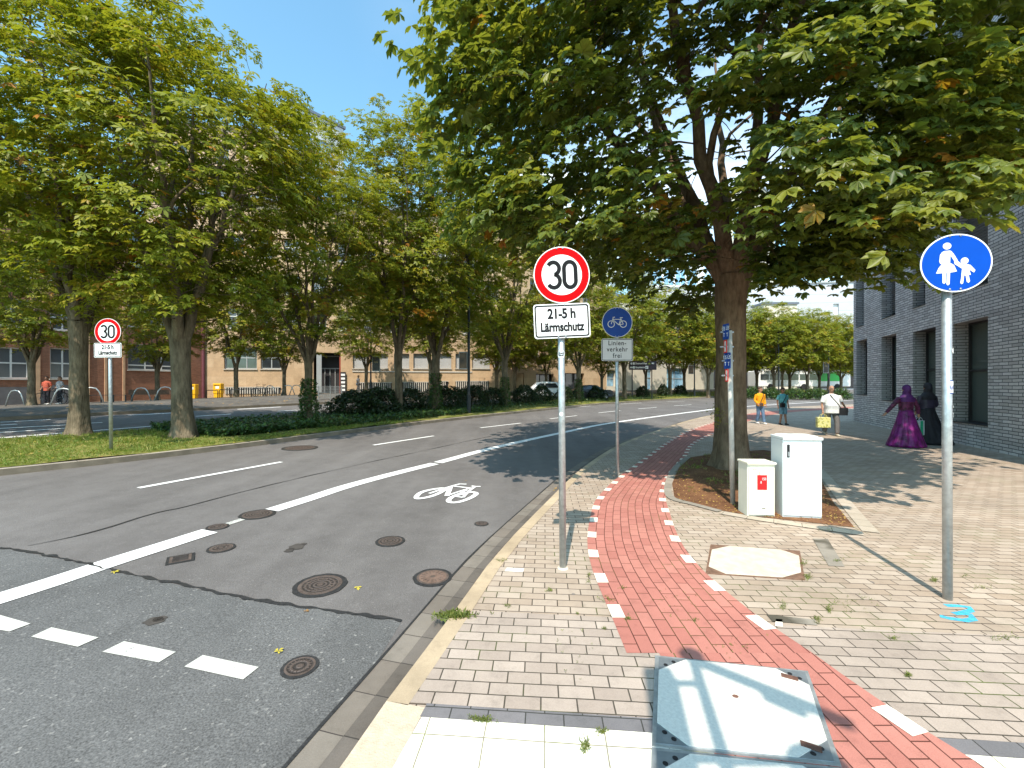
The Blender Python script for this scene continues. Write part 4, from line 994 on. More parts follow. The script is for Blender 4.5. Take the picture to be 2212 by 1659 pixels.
manhole(692, 1265, .37, 'large ribbed manhole cover in the asphalt just above the dark seam')
manhole(935, 1248, .30, 'smooth brown manhole cover touching the gutter stones', 'lid_tan')
manhole(843, 1170, .27, 'manhole cover in the middle of the lane between the bicycle symbol and the large cover')
manhole(648, 1442, .185, 'small reddish manhole cover right of the worn white blocks')
manhole(556, 1112, .36, 'manhole cover at the lower end of the long white line')
manhole(470, 1139, .20, 'small valve cover at the upper end of the near white line')
manhole(478, 1185, .22, 'small round valve cover between the white line and the square one')
manhole(648, 968, .72, 'wide flat manhole cover in the far lane near the median kerb', 'lid_big')
manhole(1040, 1132, .15, 'tiny valve cover in the lane close to the gutter')
c = gnd(390, 1208, RD); t = empty('valve_cover', c, R(35), 'small square iron valve cover left of the round one', 'valve cover')
mb = MB(); mb.box((0, 0, -.006), (.23, .23, .03)); mb.build('tar_surround', 'tar', t)
mb = MB(); mb.box((0, 0, -.004), (.18, .18, .032)); mb.build('lid', 'iron', t)
mb = MB()
for k in range(-2, 3): mb.box((0, k*.032, .0135), (.13, .013, .005))
mb.build('lid_ribs', 'tar', t)

# traffic light mast just behind the viewer: only its shade shows
t = empty('traffic_light', (.51, -.16, 0), 0, 'grey signal mast behind the viewer whose shade falls on the white cover', 'traffic light')
mb = MB(); mb.tube([(0, 0, -.1), (0, 0, 4.62)], .036, 12); mb.ball((.0, 0, 4.66), (.08, .08, .05), 12, 6); mb.build('mast', 'dark_steel', t)
mb = MB(); mb.box((-.22, .02, 3.75), (.17, .16, 1.15)); h_ = mb.build('signal_head', 'black', t, bevel=.02)
mb = MB(); mb.box((-.1, .02, 4.2), (.22, .04, .04)); mb.box((-.1, .02, 3.4), (.22, .04, .04)); mb.build('bracket', 'dark_steel', t)
mb = MB(); mb.tube([(.02, 0, 4.55), (.60, -.50, 4.55)], .045, 10); mb.box((.36, -.30, 4.48), (.2, .08, .1), rz=R(-42)); mb.build('cross_arm', 'dark_steel', t)
mb = MB(); mb.box((.42, -.03, 3.0), (.22, .2, .82)); mb.ball((.42, -.03, 3.42), (.15, .12, .1), 12, 6); mb.build('signal_head', 'black', t, bevel=.02)
mb = MB(); mb.box((.18, -.01, 3.42), (.34, .035, .035)); mb.build('bracket', 'dark_steel', t)
# ================================================================== TREES AND PLANTS
def quads_mesh(name, V, Fq, tint, mat, parent=None):
    """V (n,3), Fq (m,4) numpy"""
    me = bpy.data.meshes.new(name); n, m = len(V), len(Fq)
    me.vertices.add(n); me.vertices.foreach_set('co', V.astype(np.float32).ravel())
    me.loops.add(m*4); me.loops.foreach_set('vertex_index', Fq.astype(np.int32).ravel())
    me.polygons.add(m); me.polygons.foreach_set('loop_start', (np.arange(m)*4).astype(np.int32))
    me.update(calc_edges=True)
    a = me.attributes.new('tint', 'FLOAT', 'FACE'); a.data.foreach_set('value', tint.astype(np.float32))
    return link(name, me, mat, parent)
def unit(v): return v/np.maximum(np.linalg.norm(v, axis=-1, keepdims=True), 1e-9)
def leaves(pos, up, fwd, size, tint, nl=5, spread=105, detail=1, droop=.35, wid=.21):
    up = unit(up); fwd = unit(fwd-up*(fwd*up).sum(-1, keepdims=True)); side = np.cross(up, fwd)
    Vs, Fs, Ts = [], [], []; base = 0; N = len(pos)
    for j in range(nl):
        th = math.radians(-spread+2*spread*j/(nl-1)) if nl > 1 else 0
        lf = 1-.32*abs(2*j/(nl-1)-1) if nl > 1 else 1
        th = th+rng.normal(0, .1, N)[:, None]; l = size[:, None]*lf*rng.uniform(.85, 1.12, N)[:, None]
        d = np.cos(th)*fwd+np.sin(th)*side; w = -np.sin(th)*fwd+np.cos(th)*side
        dr = droop*rng.uniform(.5, 1.5, N)[:, None]
        tip = pos+d*l-up*l*dr
        if detail == 1:
            Lq = pos+d*l*.62+w*l*wid-up*l*dr*.35; Rq = pos+d*l*.62-w*l*wid-up*l*dr*.35
            V = np.stack([pos, Lq, tip, Rq], 1).reshape(-1, 3); k = np.arange(N)[:, None]*4+base
            Fs.append(k+np.array([0, 1, 2, 3])); base += 4*N; Ts.append(tint)
        else:
            z1, z2 = .02, -dr*.42
            L1 = pos+d*l*.38+w*l*wid*.55+up*l*z1; L2 = pos+d*l*.74+w*l*wid*1.08+up*l*(z2+.05); R1 = pos+d*l*.38-w*l*wid*.55+up*l*z1; R2 = pos+d*l*.74-w*l*wid*1.08+up*l*(z2+.05)
            V = np.stack([pos, L1, L2, tip, R2, R1], 1).reshape(-1, 3); k = np.arange(N)[:, None]*6+base
            Fs.append(k+np.array([0, 1, 2, 3])); Fs.append(k+np.array([0, 3, 4, 5])); base += 6*N; Ts += [tint, tint+.04]
        Vs.append(V)
    return np.concatenate(Vs), np.concatenate(Fs), np.concatenate(Ts)
def bez(p0, p1, p2, p3, n):
    t = np.linspace(0, 1, n)[:, None]; return (1-t)**3*p0+3*(1-t)**2*t*p1+3*(1-t)*t*t*p2+t**3*p3
def tube_np(acc, P, r, seg):
    P = np.asarray(P, float); t = unit(np.gradient(P, axis=0)); a = np.cross(t, [0.1, .97, .2]); a = unit(a); b = np.cross(t, a)
    w = np.arange(seg)*2*math.pi/seg; rr = np.asarray(r, float)[:, None, None]
    V = P[:, None]+rr*(np.cos(w)[None, :, None]*a[:, None]+np.sin(w)[None, :, None]*b[:, None])
    n0 = acc[2]; acc[0].append(V.reshape(-1, 3)); n = len(P)
    i, k = np.meshgrid(np.arange(n-1), np.arange(seg), indexing='ij'); A = n0+i*seg+k; Bq = n0+i*seg+(k+1) % seg
    acc[1].append(np.stack([A, Bq, Bq+seg, A+seg], -1).reshape(-1, 4)); acc[2] += n*seg
def tree_data(seed, H, Rc, zlow, fork, tr, nlimb, ncl, lpc, lsize, nl=5, detail=1, azs=None, centre=(0, 0), seg=12, cl_r=.62, low_bias=.75, top_pow=2.0, trunk_lean=(0, 0), limb_r=.5, tint0=0.0, wid=.21, extra=None, shell=.38, fill=None):
    """returns trunk arrays and crown arrays in tree space"""
    r = np.random.default_rng(seed); acc = [[], [], 0]
    cz = zlow+(H-zlow)*.44; Rz_up = H-cz; Rz_dn = cz-zlow
    top = np.array([trunk_lean[0], trunk_lean[1], fork])
    # trunk with flare and slight irregularity
    zs = np.array([-.15, 0, .12, .35, .8, 1.5, fork*.6, fork*.82, fork]); q = zs/fork
    P = np.c_[q*trunk_lean[0]+r.normal(0, tr*.05, 9), q*trunk_lean[1]+r.normal(0, tr*.05, 9), zs]; P[0:3, :2] = P[3, :2]*.5
    rad = tr*np.array([1.75, 1.5, 1.3, 1.14, 1.04, 1.0, .96, 1.0, 1.08])
    n0 = acc[2]; tube_np(acc, P, rad, seg*2)
    Vt = acc[0][-1]; ang = np.tile(np.arange(seg*2)*2*math.pi/(seg*2), 9); ph = r.uniform(0, 6)
    lob = (1+.09*np.sin(ang*5+ph)*np.repeat(np.clip(1.3-q*2.2, .25, 1.3), seg*2)+r.normal(0, .012, len(ang)))
    ctr = np.repeat(P, seg*2, 0); acc[0][-1] = ctr+(Vt-ctr)*lob[:, None]
    limbs = []; tangents = []
    for i in range(nlimb):
        az = (azs[i] if azs is not None and i < len(azs) else i*2*math.pi/nlimb+r.normal(0, .35))
        el = 1.35 if i == nlimb-1 else r.uniform(.35, 1.15)
        if azs is not None and i < len(azs) and isinstance(az, tuple): az, el = az
        e = np.array([centre[0]+math.cos(az)*math.cos(el)*Rc*.86, centre[1]+math.sin(az)*math.cos(el)*Rc*.86, cz+math.sin(el)*Rz_up*.9])
        s = top+np.array([math.cos(az), math.sin(az), 0])*tr*.45+np.array([0, 0, r.uniform(-.5, .15)*min(1, fork*.2)])
        dz = (e[2]-s[2]); hor = e[:2]-s[:2]
        c1 = s+np.array([*hor*.32, dz*.30])+r.normal(0, .12, 3); c2 = s+np.array([*hor*.72, dz*.62])+r.normal(0, .25, 3)
        B = bez(s, c1, c2, e, 14); rr = tr*limb_r*r.uniform(.8, 1.1)*(1-np.linspace(0, 1, 14)**.85*.93)
        B[2:] += r.normal(0, .05, (12, 3)); tube_np(acc, B, rr, max(6, seg*2//3)); limbs.append((B, rr))
        for k in range(2):     # side limbs
            j = r.integers(3, 8); s2 = B[j]; a2 = az+r.choice([-1, 1])*r.uniform(.5, 1.2); el2 = r.uniform(0, .9)
            e2 = np.array([centre[0]+math.cos(a2)*math.cos(el2)*Rc*.8, centre[1]+math.sin(a2)*math.cos(el2)*Rc*.8, max(s2[2]+.4, cz+math.sin(el2)*Rz_up*.75-.8)])
            B2 = bez(s2, s2+(B[j+1]-B[j])*2.0, s2*.4+e2*.6+np.array([0, 0, .2]), e2, 9); B2[2:] += r.normal(0, .04, (7, 3)); rr2 = rr[j]*.62*(1-np.linspace(0, 1, 9)*.88)
            tube_np(acc, B2, rr2, max(5, seg//2)); limbs.append((B2, rr2))
    LP = np.concatenate([b for b, _ in limbs]); LR = np.concatenate([q for _, q in limbs])
    # cluster centres: mostly near the outside, in lumps
    cen = []; tries = 0
    lump = unit(r.normal(0, 1, (14, 3))); 
    while len(cen) < ncl and tries < ncl*30:
        tries += 1
        d = unit(r.normal(0, 1, 3)); k = np.max(lump@d); sc = .82+.2*k+r.normal(0, .04)
        rad_ = r.uniform(shell, 1)**(1/top_pow)*sc
        z = cz+d[2]*rad_*(Rz_up if d[2] > 0 else Rz_dn)
        if d[2] < 0 and r.random() > low_bias: continue
        x, y = centre[0]+d[0]*rad_*Rc, centre[1]+d[1]*rad_*Rc
        c = np.array([x, y, z])
        if cen and np.min(((np.array(cen)-c)**2*np.array([1, 1, 2.4])).sum(1)) < (cl_r*.52)**2: continue
        cen.append(c)
    if extra is not None: cen += [np.array(e, float) for e in extra]
    if fill: cen = [c for c in cen if fill(c)]
    cen = np.array(cen)
    order = np.argsort([np.min(((LP-c)**2).sum(1)) for c in cen]); NP = np.zeros((len(LP)+5*len(cen), 3)); NR = np.zeros(len(NP)); nn_ = len(LP); NP[:nn_] = LP; NR[:nn_] = LR
    for c in cen[order]:
        d = ((NP[:nn_]-c)*np.array([1, 1, .8])); d2 = (d**2).sum(1)+np.where(NP[:nn_, 2] > c[2]+.1, 1.5, 0)
        j = int(d2.argmin()); s = NP[j]; ln = np.linalg.norm(c-s)
        if ln < .2: continue
        m = s*.45+c*.55+np.array([0, 0, .16*ln*r.uniform(-.2, 1)])+r.normal(0, .07*ln, 3)
        B = bez(s, s*.7+m*.3, m, c, 5); r0 = min(NR[j]*.85, .012+.012*ln); rr_ = np.linspace(r0, min(r0, .008), 5); tube_np(acc, B, rr_, 4)
        NP[nn_:nn_+3] = B[2:]; NR[nn_:nn_+3] = rr_[2:]; nn_ += 3
    # leaves
    nle = r.integers(int(lpc*.7), int(lpc*1.3)+1, len(cen)); idx = np.repeat(np.arange(len(cen)), nle); n = len(idx)
    rr = cl_r*np.sqrt(r.random(n))*r.uniform(.7, 1.25, len(cen))[idx]; aa = r.random(n)*2*math.pi
    off = np.c_[rr*np.cos(aa), rr*np.sin(aa), r.normal(0, .11, n)+.10-.30*(rr/cl_r)**2*cl_r]
    out = unit(cen-np.array([centre[0], centre[1], cz-1.0])); tilt = out[idx]*np.array([1, 1, .3])
    off[:, 2] -= (off[:, :2]*tilt[:, :2]).sum(1)*.35
    pos = cen[idx]+off
    up = np.array([0, 0, 1.0])+tilt*.55+r.normal(0, .28, (n, 3)); fwd = off*np.array([1, 1, .2])+tilt*.25+r.normal(0, .25, (n, 3))
    size = lsize*r.uniform(.65, 1.2, n)
    ct = r.normal(.38, .15, len(cen)); tint = np.clip(ct[idx]+r.normal(0, .13, n)+tint0+(r.random(n) < .02)*.5, 0, 1)
    V, Fq, T = leaves(pos, up, fwd, size, tint, nl=nl, detail=detail, wid=wid)
    return (np.concatenate(acc[0]), np.concatenate(acc[1])), (V, Fq, np.clip(T, 0, 1))
def make_tree(data, name, loc, label, rz=0.0, group=None, lm='leaf', bk='bark', sc=1.0, cat='tree'):
    (V, Fq), (LV, LF, T) = data; t = empty(name, loc, rz, label, cat, group); t.scale = (sc, sc, sc)
    o = quads_mesh('trunk', V, Fq, np.zeros(len(Fq)), bk, t); o.data.polygons.foreach_set('use_smooth', [True]*len(Fq))
    quads_mesh('crown', LV, LF, T, lm, t); return t

# the big chestnut in the bed
tb = gnd(1579, 1012); tb.y = 9.15; tb.x = (1579-CU)/F*9.15
def ok(c):
    X, Y = c[0]+tb.x, c[1]+tb.y
    if Y < 3.3 or X < -1.9: return False
    u = CU+F*X/max(Y, .1); v = HZ-F*(c[2]-CH)/max(Y, .1)
    if 1430 < u < 1690 and 290 < v < 650 and Y < 9.4 and math.sin(X*37+Y*91+c[2]*53) > -.75: return False
    return Y+.627*c[2] < np.interp(X+.14*c[2], [5.5, 8.2], [20.3, 14.3])
ex = [(-.55, -.25, 1.15), (-.62, -.3, 1.3), (.5, -.3, 2.0), (-.5, -.35, 1.05)]
def rel(u, v, Y): p = at(u, v, Y); return (p.x-tb.x, p.y-tb.y, p.z)
sprays = [(1700, 560, 7.2), (1745, 600, 7.0), (1640, 520, 7.6), (1780, 545, 6.8), (1830, 500, 6.6), (1890, 455, 6.4), (1950, 440, 6.3), (2010, 410, 6.2), (1920, 520, 6.5), (1850, 560, 6.8), (1700, 610, 7.0), (1650, 570, 7.6), (1800, 430, 6.5),
          (860, 135, 6.2), (900, 175, 6.3), (930, 60, 6.2), (905, 290, 6.4), (960, 240, 6.4), (950, 130, 6.2), (1000, 330, 6.5), (1040, 380, 6.6), (980, 20, 6.1), (1090, 470, 7.2), (1050, 430, 7.0), (1010, 380, 6.8), (1120, 520, 7.6), (1180, 545, 7.8), (1250, 560, 8.2), (1320, 570, 8.0), (1390, 560, 8.2), (1450, 570, 8.2), (1500, 560, 8.0),
          (2080, 330, 6.2), (2140, 380, 6.1), (2190, 300, 6.0), (2120, 200, 6.0), (2200, 120, 6.0), (2050, 250, 6.2), (2180, 420, 6.3), (1990, 330, 6.3), (1400, 500, 7.8), (1300, 500, 7.6), (1210, 480, 7.4)]
r_ = np.random.default_rng(77)
for _ in range(160): sprays.append((r_.uniform(1600, 2260), r_.uniform(-160, 470), r_.uniform(4.6, 8.2)))
for _ in range(120): sprays.append((r_.uniform(930, 1560), r_.uniform(-160, 520), r_.uniform(6.0, 9.5)))
for _ in range(26): sprays.append((r_.uniform(1640, 2000), r_.uniform(430, 600), r_.uniform(6.2, 8.0)))
sprays = [s for s in sprays if not (s[0] < 1100 and s[1] < 520-(s[0]-930)*.0 and s[0]-930 < (s[1]-180)*.35)]
sp_ = [rel(*s) for s in sprays]
D = tree_data(5, 14.2, 6.5, 3.75, 4.1, .300, 9, 600, 30, .178, nl=7, detail=2, seg=14, cl_r=.62, top_pow=2.6, limb_r=.56, tint0=0, wid=.235, extra=sp_, shell=.30, fill=ok,
              azs=[(math.pi*.98, .55), (math.pi*.8, 1.0), (math.pi*.1, .45), (-.6, .7), (-1.6, .75), (2.1, .8), (1.2, .9), (-2.4, .6), (0, 1.4)], centre=(-.05, .2))
BIG = make_tree(D, 'chestnut_tree', (tb.x, tb.y, 0), 'big shady chestnut in the brown bed by the red path, its trunk nearest of all', lm='leaf_near', bk='bark_near')
# leaves on the low sprout of the trunk
n = 60; pos = np.array([tb.x-.5, tb.y-.35, 1.15])+rng.normal(0, .1, (n, 3)); V, Fq, T = leaves(pos, rng.normal(0, .4, (n, 3))+[0, -.2, 1], rng.normal(0, 1, (n, 3)), np.full(n, .06), rng.uniform(.6, 1, n), nl=3, detail=1)
V = V-np.array([tb.x, tb.y, 0]); quads_mesh('foliage', V, Fq, T, 'leaf_near', BIG)

# two front trees on the median
ta = gnd(397, 944, .06)
DA = tree_data(21, 11.9, 3.75, 3.1, 2.75, .235, 6, 420, 26, .185, nl=5, detail=1, seg=12, cl_r=.52, azs=[(math.pi, .9), (2.6, 1.1), (0.1, .8), (.6, 1.1), (-1.2, .8), (1.8, 1.3)], limb_r=.62, shell=.34, top_pow=2.2, trunk_lean=(-.12, 0), tint0=.13)
make_tree(DA, 'chestnut_tree', ta, 'chestnut with a forked trunk on the median lawn just right of the small 30 sign', group='chestnut trees on the median')
tb2 = gnd(170, 938, .06)
DB = tree_data(22, 12.8, 4.1, 3.1, 3.2, .20, 6, 420, 26, .185, nl=5, detail=1, seg=12, cl_r=.54, limb_r=.66, shell=.34, top_pow=2.2, tint0=.13, azs=[(math.pi, .7), (2.2, 1.1), (.2, .9), (.9, 1.1), (-1.2, .9), (1.8, 1.3)])
make_tree(DB, 'chestnut_tree', tb2, 'chestnut on the median left of the small 30 sign, leftmost standing trunk', group='chestnut trees on the median')
# another tree further left, only its crown reaches into the frame
DB2 = tree_data(23, 12.5, 4.2, 3.0, 3.6, .22, 6, 380, 26, .18, nl=5, detail=1, cl_r=.54, shell=.3, tint0=.06)
make_tree(DB2, 'chestnut_tree', (-18.2, 11.9, .25), 'chestnut at the left edge whose boughs hang into the upper left corner', group='chestnut trees on the median')

# model trees for the rows
VAR = [tree_data(40+k, (15.2, 13.0, 11.5)[k], (4.2, 4.1, 4.0)[k], (3.5, 3.2, 3.0)[k], (3.1, 2.8, 2.6)[k], .185, 6, (430, 410, 390)[k], (28, 28, 28)[k], .19, nl=5, detail=1, seg=8, cl_r=.5, limb_r=.55, shell=.22, top_pow=2.2, tint0=(.16, .13, .10)[k]) for k in range(3)]
protos = {}
def place(k, loc, rz, sc, label, group):
    if k not in protos:
        t = make_tree(VAR[k], 'chestnut_tree', loc, label, rz, group, sc=sc); protos[k] = t; return t
    t = copy_tree(protos[k]); t.location = loc; t.rotation_euler = (0, 0, rz); t.scale = (sc, sc, sc*random.uniform(.97, 1.04)); tag(t, label, 'tree', group); return t
MID = offset(ME, 2.7)
def on_mid(u):
    k = (u-CU)/F; d = MID[:, 0]-k*MID[:, 1]; i = int(np.argmin(abs(d))); p = MID[i]; return Vector((p[0], p[1], g(*p)+.06))
def at_z(u, Y): x = (u-CU)/F*Y; return Vector((x, Y, g(x, Y)+.04))
gm = 'chestnut trees on the median'; gf = 'chestnut trees on the far pavement'; gb = 'chestnut trees in the far bend'
VT = (262, 232, 330, 430, 520, 575, 590)
names = [(675, 0, .93, 'ivy-wrapped chestnut on the median beyond the bare lawn, right of the entrance mast'), (853, 0, 1.04, 'tall yellowing chestnut on the median, its bare trunk between dark hedges'), (938, 1, 1.0, 'chestnut on the median with an ivy trunk left of the tall lamp mast'),
         (1093, 1, 1.0, 'chestnut on the median right of the tall lamp mast, left of the white car'), (1246, 2, 1.05, 'chestnut on the median with ivy foot seen between the two nearest sign poles'), (1352, 2, 1.05, 'chestnut on the median just right of the cycle sign pole'), (1448, 2, 1.05, 'chestnut on the median between the direction board and the big trunk')]
TB = []
for i, (u, k, sc, lb) in enumerate(names):
    p = on_mid(u); TB.append(p); H_ = CH-p.z+(HZ-VT[i])*p.y/F; print('mid', u, round(p.y, 1), round(H_, 1)); place(k, p, i*1.9+.4, min(1.15, max(.7, H_/(15.2, 13.0, 11.5)[k])), lb, gm)
far = [(68, 25.5, 1, 1.0, 'chestnut at the far left in front of the brick office, beyond the far lanes'), (340, 33, 1, .9, 'far chestnut before the wide white framed window of the brick office'), (614, 38, 1, .9, 'slim far chestnut left of the dark entrance of the sandstone building'),
       (791, 42, 1, .95, 'slim far chestnut beside the first lamp mast banner'), (1073, 45, 2, 1.0, 'far chestnut left of the dark garage opening'), (1112, 46, 2, 1.0, 'thin far chestnut directly left of the large 30 sign'), (510, 36, 1, 1.0, 'far chestnut before the two tall windows of the sandstone building'), (930, 40, 1, 1.1, 'far chestnut behind the hedge, left of the tall lamp mast'),
       (1180, 48, 2, .98, 'far chestnut behind the white car'), (1300, 50, 2, .95, 'far chestnut behind the dark car')]
for i, (u, Y, k, sc, lb) in enumerate(far): place(k, at_z(u, Y-2.0), i*1.3, sc*.86, lb, gf)
bend = [(1395, 54, .95), (1478, 58, .98), (1530, 52, 1.0), (1560, 62, 1.0), (1605, 55, 1.0), (1635, 60, 1.02), (1672, 54, 1.05), (1706, 60, 1.05), (1744, 55, 1.0), (1770, 60, 1.0), (1817, 57, .97), (1850, 62, .95), (1900, 60, .95), (1955, 64, .95), (1580, 70, 1.0), (1690, 72, 1.05), (1790, 72, 1.0)]
bl = ['first tree of the far bend, left of the tall banner post', 'far bend tree just right of the tall banner post', 'far bend tree hidden mostly behind the big trunk', 'rear tree of the far bend behind the big trunk', 'far bend tree just right of the big trunk', 'far bend tree above the man in the orange shirt',
      'far bend tree between the walker in teal and the bald man', 'far bend tree left of the bald man', 'far bend tree above the bald man', 'far bend tree right of the bald man, in front of the green bus', 'far bend tree nearest the corner of the grey brick building', 'far bend tree cut by the corner of the grey brick building',
      None, None, 'rear tree in the bend above the orange shirt', 'rear tree in the bend left of the bus', 'rear tree in the bend over the bus roof']
for i, ((u, Y, sc), lb) in enumerate(zip(bend, bl)):
    if lb: place(2 if i % 3 else 1, at_z(u, Y), i*2.3+1, sc*(.9 if i % 3 == 0 else 1.0), lb, gb)

# ---- ground cover, ivy, grass, leaves
def scatter(name, pts, mat, label, cat=None, size=.07, nl=3, spread=70, kind='stuff', up_j=.5, tmin=0, tmax=1, droop=.2, parent=None, wid=.3):
    pts = np.asarray(pts, float); n = len(pts)
    V, Fq, T = leaves(pts, rng.normal(0, up_j, (n, 3))+[0, -.15, 1], rng.normal(0, 1, (n, 3)), size*rng.uniform(.6, 1.3, n), rng.uniform(tmin, tmax, n), nl=nl, spread=spread, detail=1, droop=droop, wid=wid)
    o = quads_mesh(name, V, Fq, T, mat, parent)
    if parent is None: tag(o, label, cat, kind=kind)
    return o
def strip_pts(n, s0, s1, d0, d1, z0, z1, curve=ME):
    """random points along the median, s in fraction of its length, d in metres from the near kerb"""
    s = rng.uniform(s0, s1, n)*(len(curve)-1); i = s.astype(int); f = (s-i)[:, None]; i = np.minimum(i, len(curve)-2)
    P = curve[i]*(1-f)+curve[i+1]*f; N = normals(curve)[i]; d = rng.uniform(d0, d1, n)[:, None]; P = P+N*d
    z = np.array([g(*p) for p in P])+rng.uniform(z0, z1, n); return np.c_[P, z]
def mfrac(u):    # fraction along the median at picture position u
    return int(np.argmin(abs(ME[:, 0]-(u-CU)/F*ME[:, 1])))/(len(ME)-1)
f0 = mfrac(540); f1 = mfrac(760); f2_ = mfrac(1100); f3 = mfrac(1840)
P1 = strip_pts(9000, f0, f1, 1.3, 5.0, .04, .30); P2 = strip_pts(14000, f1, f2_, .9, 5.1, .04, .32); P3 = strip_pts(9000, f2_, min(1, f3), .8, 5.1, .04, .35)
scatter('ivy', np.vstack([P1, P2, P3]), 'ivy', 'dark ivy covering the far part of the median', size=.10, nl=3)
s0_, s1_ = mfrac(-60), mfrac(560)
scatter('grass', strip_pts(9000, max(0, s0_), s1_, .2, 5.2, .05, .07), 'grassblade', 'short dry grass on the near end of the median', size=.07, nl=3, spread=60, up_j=.9, droop=-.7, wid=.10)
scatter('grass', strip_pts(2500, s1_, mfrac(900), .15, .9, .05, .07), 'grassblade', 'short grass between the ivy and the median kerb', size=.07, nl=3, spread=60, up_j=.9, droop=-.7, wid=.10)
L_ = np.vstack([strip_pts(220, max(0, s0_), mfrac(760), .1, 5.0, .07, .08), np.array([[*tuple(gnd(rng.uniform(0, 1500), rng.uniform(900, 1350), RD))[:2], 0] for _ in range(7)])])
for i in range(220, len(L_)): L_[i, 2] = g(L_[i, 0], L_[i, 1])+RD+.012
scatter('fallen_leaves', L_, 'dry', 'pale fallen leaves scattered on the median grass and the asphalt', size=.05, nl=3, up_j=.15, droop=.05)
FKp = np.vstack([strip_pts(900, 0, .75, .4, 4.2, .055, .06, FK)]); scatter('fallen_leaves', FKp, 'dry', 'brown leaves on the far pavement', size=.09, nl=3, up_j=.15, tmin=.5, droop=.05)
# two yellow leaves on the near asphalt
for (u, v, lb) in ((245, 1236, 'yellow leaf on the asphalt at the dark seam below the white line'), (600, 1407, 'yellow leaf on the asphalt above the small reddish manhole cover')):
    c = gnd(u, v, RD+.015); V, Fq, T = leaves(np.array([[0, 0, 0.0]]), np.array([[0, -.1, 1.0]]), np.array([[.3, 1, 0]]), np.array([.045]), np.array([.0]), nl=5, detail=2, droop=.1)
    o = quads_mesh('fallen_leaf', V, Fq, T, 'dry'); o.location = c; tag(o, lb, 'leaf')
# bed: grass tufts and litter
bb = []
while len(bb) < 2600:
    u, v = rng.uniform(1455, 1860), rng.uniform(980, 1145); p = gnd(u, v)
    ins = False; j = len(bedw)-1
    for i in range(len(bedw)):
        xi, yi = bedw[i]; xj, yj = bedw[j]
        if (yi > p.y) != (yj > p.y) and p.x < (xj-xi)*(p.y-yi)/(yj-yi)+xi: ins = not ins
        j = i
    if ins: bb.append((p.x, p.y, .008))
bb = np.array(bb); green = bb[rng.random(len(bb)) < np.clip((bb[:, 1]-6.8)*.35, .04, .8)]
ck = np.sin(green[:, 0]*5.1+1)*np.sin(green[:, 1]*4.3) > .15
scatter('grass', green[ck], 'grassblade', 'sparse grass tufts in the tree bed', size=.06, nl=4, spread=80, up_j=.7, droop=-.8, wid=.10)
scatter('leaf_litter', bb[rng.random(len(bb)) < .62]+[0, 0, .006], 'dry', 'brown leaf crumbs lying in the tree bed', size=.028, nl=1, up_j=.3, tmin=.25, droop=.1)
# weeds in the paving joints
wp = []
for (u, v, sx, sv, n) in [(990, 1329, 30, 4, 90), (960, 1331, 14, 3, 30), (1085, 1212, 10, 4, 30), (1188, 1277, 8, 3, 30), (1095, 1310, 8, 3, 22), (1040, 1557, 26, 6, 90), (1265, 1612, 10, 16, 60), (1300, 1583, 10, 6, 40), (1246, 1327, 4, 2, 10), (1272, 1244, 5, 6, 24), (1310, 1296, 20, 8, 40), (1357, 1338, 8, 5, 30),
                            (1344, 1272, 8, 3, 14), (1272, 1258, 4, 4, 14), (1305, 1360, 6, 3, 20), (1735, 1218, 8, 5, 40), (1745, 1246, 12, 9, 70), (1690, 1310, 8, 12, 40), (1790, 1318, 6, 10, 40), (1765, 1340, 6, 8, 40), (2018, 1255, 9, 5, 60), (1808, 1213, 12, 3, 30), (1960, 1460, 8, 5, 36), (1930, 1380, 14, 3, 26), (2115, 1270, 20, 4, 20), (2085, 1246, 8, 3, 12),
                            (1500, 1340, 10, 4, 14), (1580, 1397, 60, 20, 24), (1460, 1300, 60, 30, 24), (1850, 1300, 60, 20, 40), (2170, 1380, 30, 8, 30), (1250, 1400, 60, 60, 20), (1790, 1145, 30, 4, 26), (1630, 1108, 14, 3, 20)]:
    for _ in range(n):
        p = gnd(u+rng.normal(0, sx*.5), v+rng.normal(0, sv*.5)); wp.append((p.x, p.y, .009))
scatter('weeds', wp, 'weed', 'small green weeds growing in the paving joints', size=.017, nl=3, spread=80, up_j=.8, droop=-.35, wid=.14)
wp = []
for _ in range(150):
    p = gnd(rng.normal(980, 22), rng.normal(1332, 3)); wp.append((p.x, p.y, .01))
scatter('weeds', wp, 'weed', 'larger weed clump on the kerb joint', size=.04, nl=4, spread=85, up_j=.8, droop=-.5, wid=.14)

# hedge shrubs on the median and ivy on the trunks
def shrub(u, w_, h_, label, name='shrub', d=3.2, dens=900, dpt=1.6, group='dark shrubs on the median'):
    cc = offset(ME, d); i = int(np.argmin(abs(cc[:, 0]-(u-CU)/F*cc[:, 1]))); p = cc[i]; t_ = empty(name, (p[0], p[1], g(*p)), 0, label, 'shrub', group)
    n = dens; th = rng.random(n)*2*math.pi; z = rng.random(n)**.8; rr = (rng.uniform(.35, 1, n)**.5)*np.sqrt(np.clip(1.05-z**3, .05, 1)); lump_ = 1+.18*np.sin(th*5+u)+.1*np.sin(z*9+u)
    P = np.c_[np.cos(th)*rr*lump_*w_/2, np.sin(th)*rr*lump_*dpt/2, z*h_*(1+.1*np.sin(th*3))+.05]
    scatter('foliage', P, 'hedge', None, size=.10, nl=3, parent=t_, tmax=.75, up_j=.8)
    mb = MB()
    for k in range(5): a = k*1.3; mb.tube([(0, 0, -.05), (math.cos(a)*w_*.12, math.sin(a)*.2, h_*.4), (math.cos(a)*w_*.28, math.sin(a)*.4, h_*.85)], [.02, .014, .006], 5)
    mb.build('stems', 'bark', t_); return t_
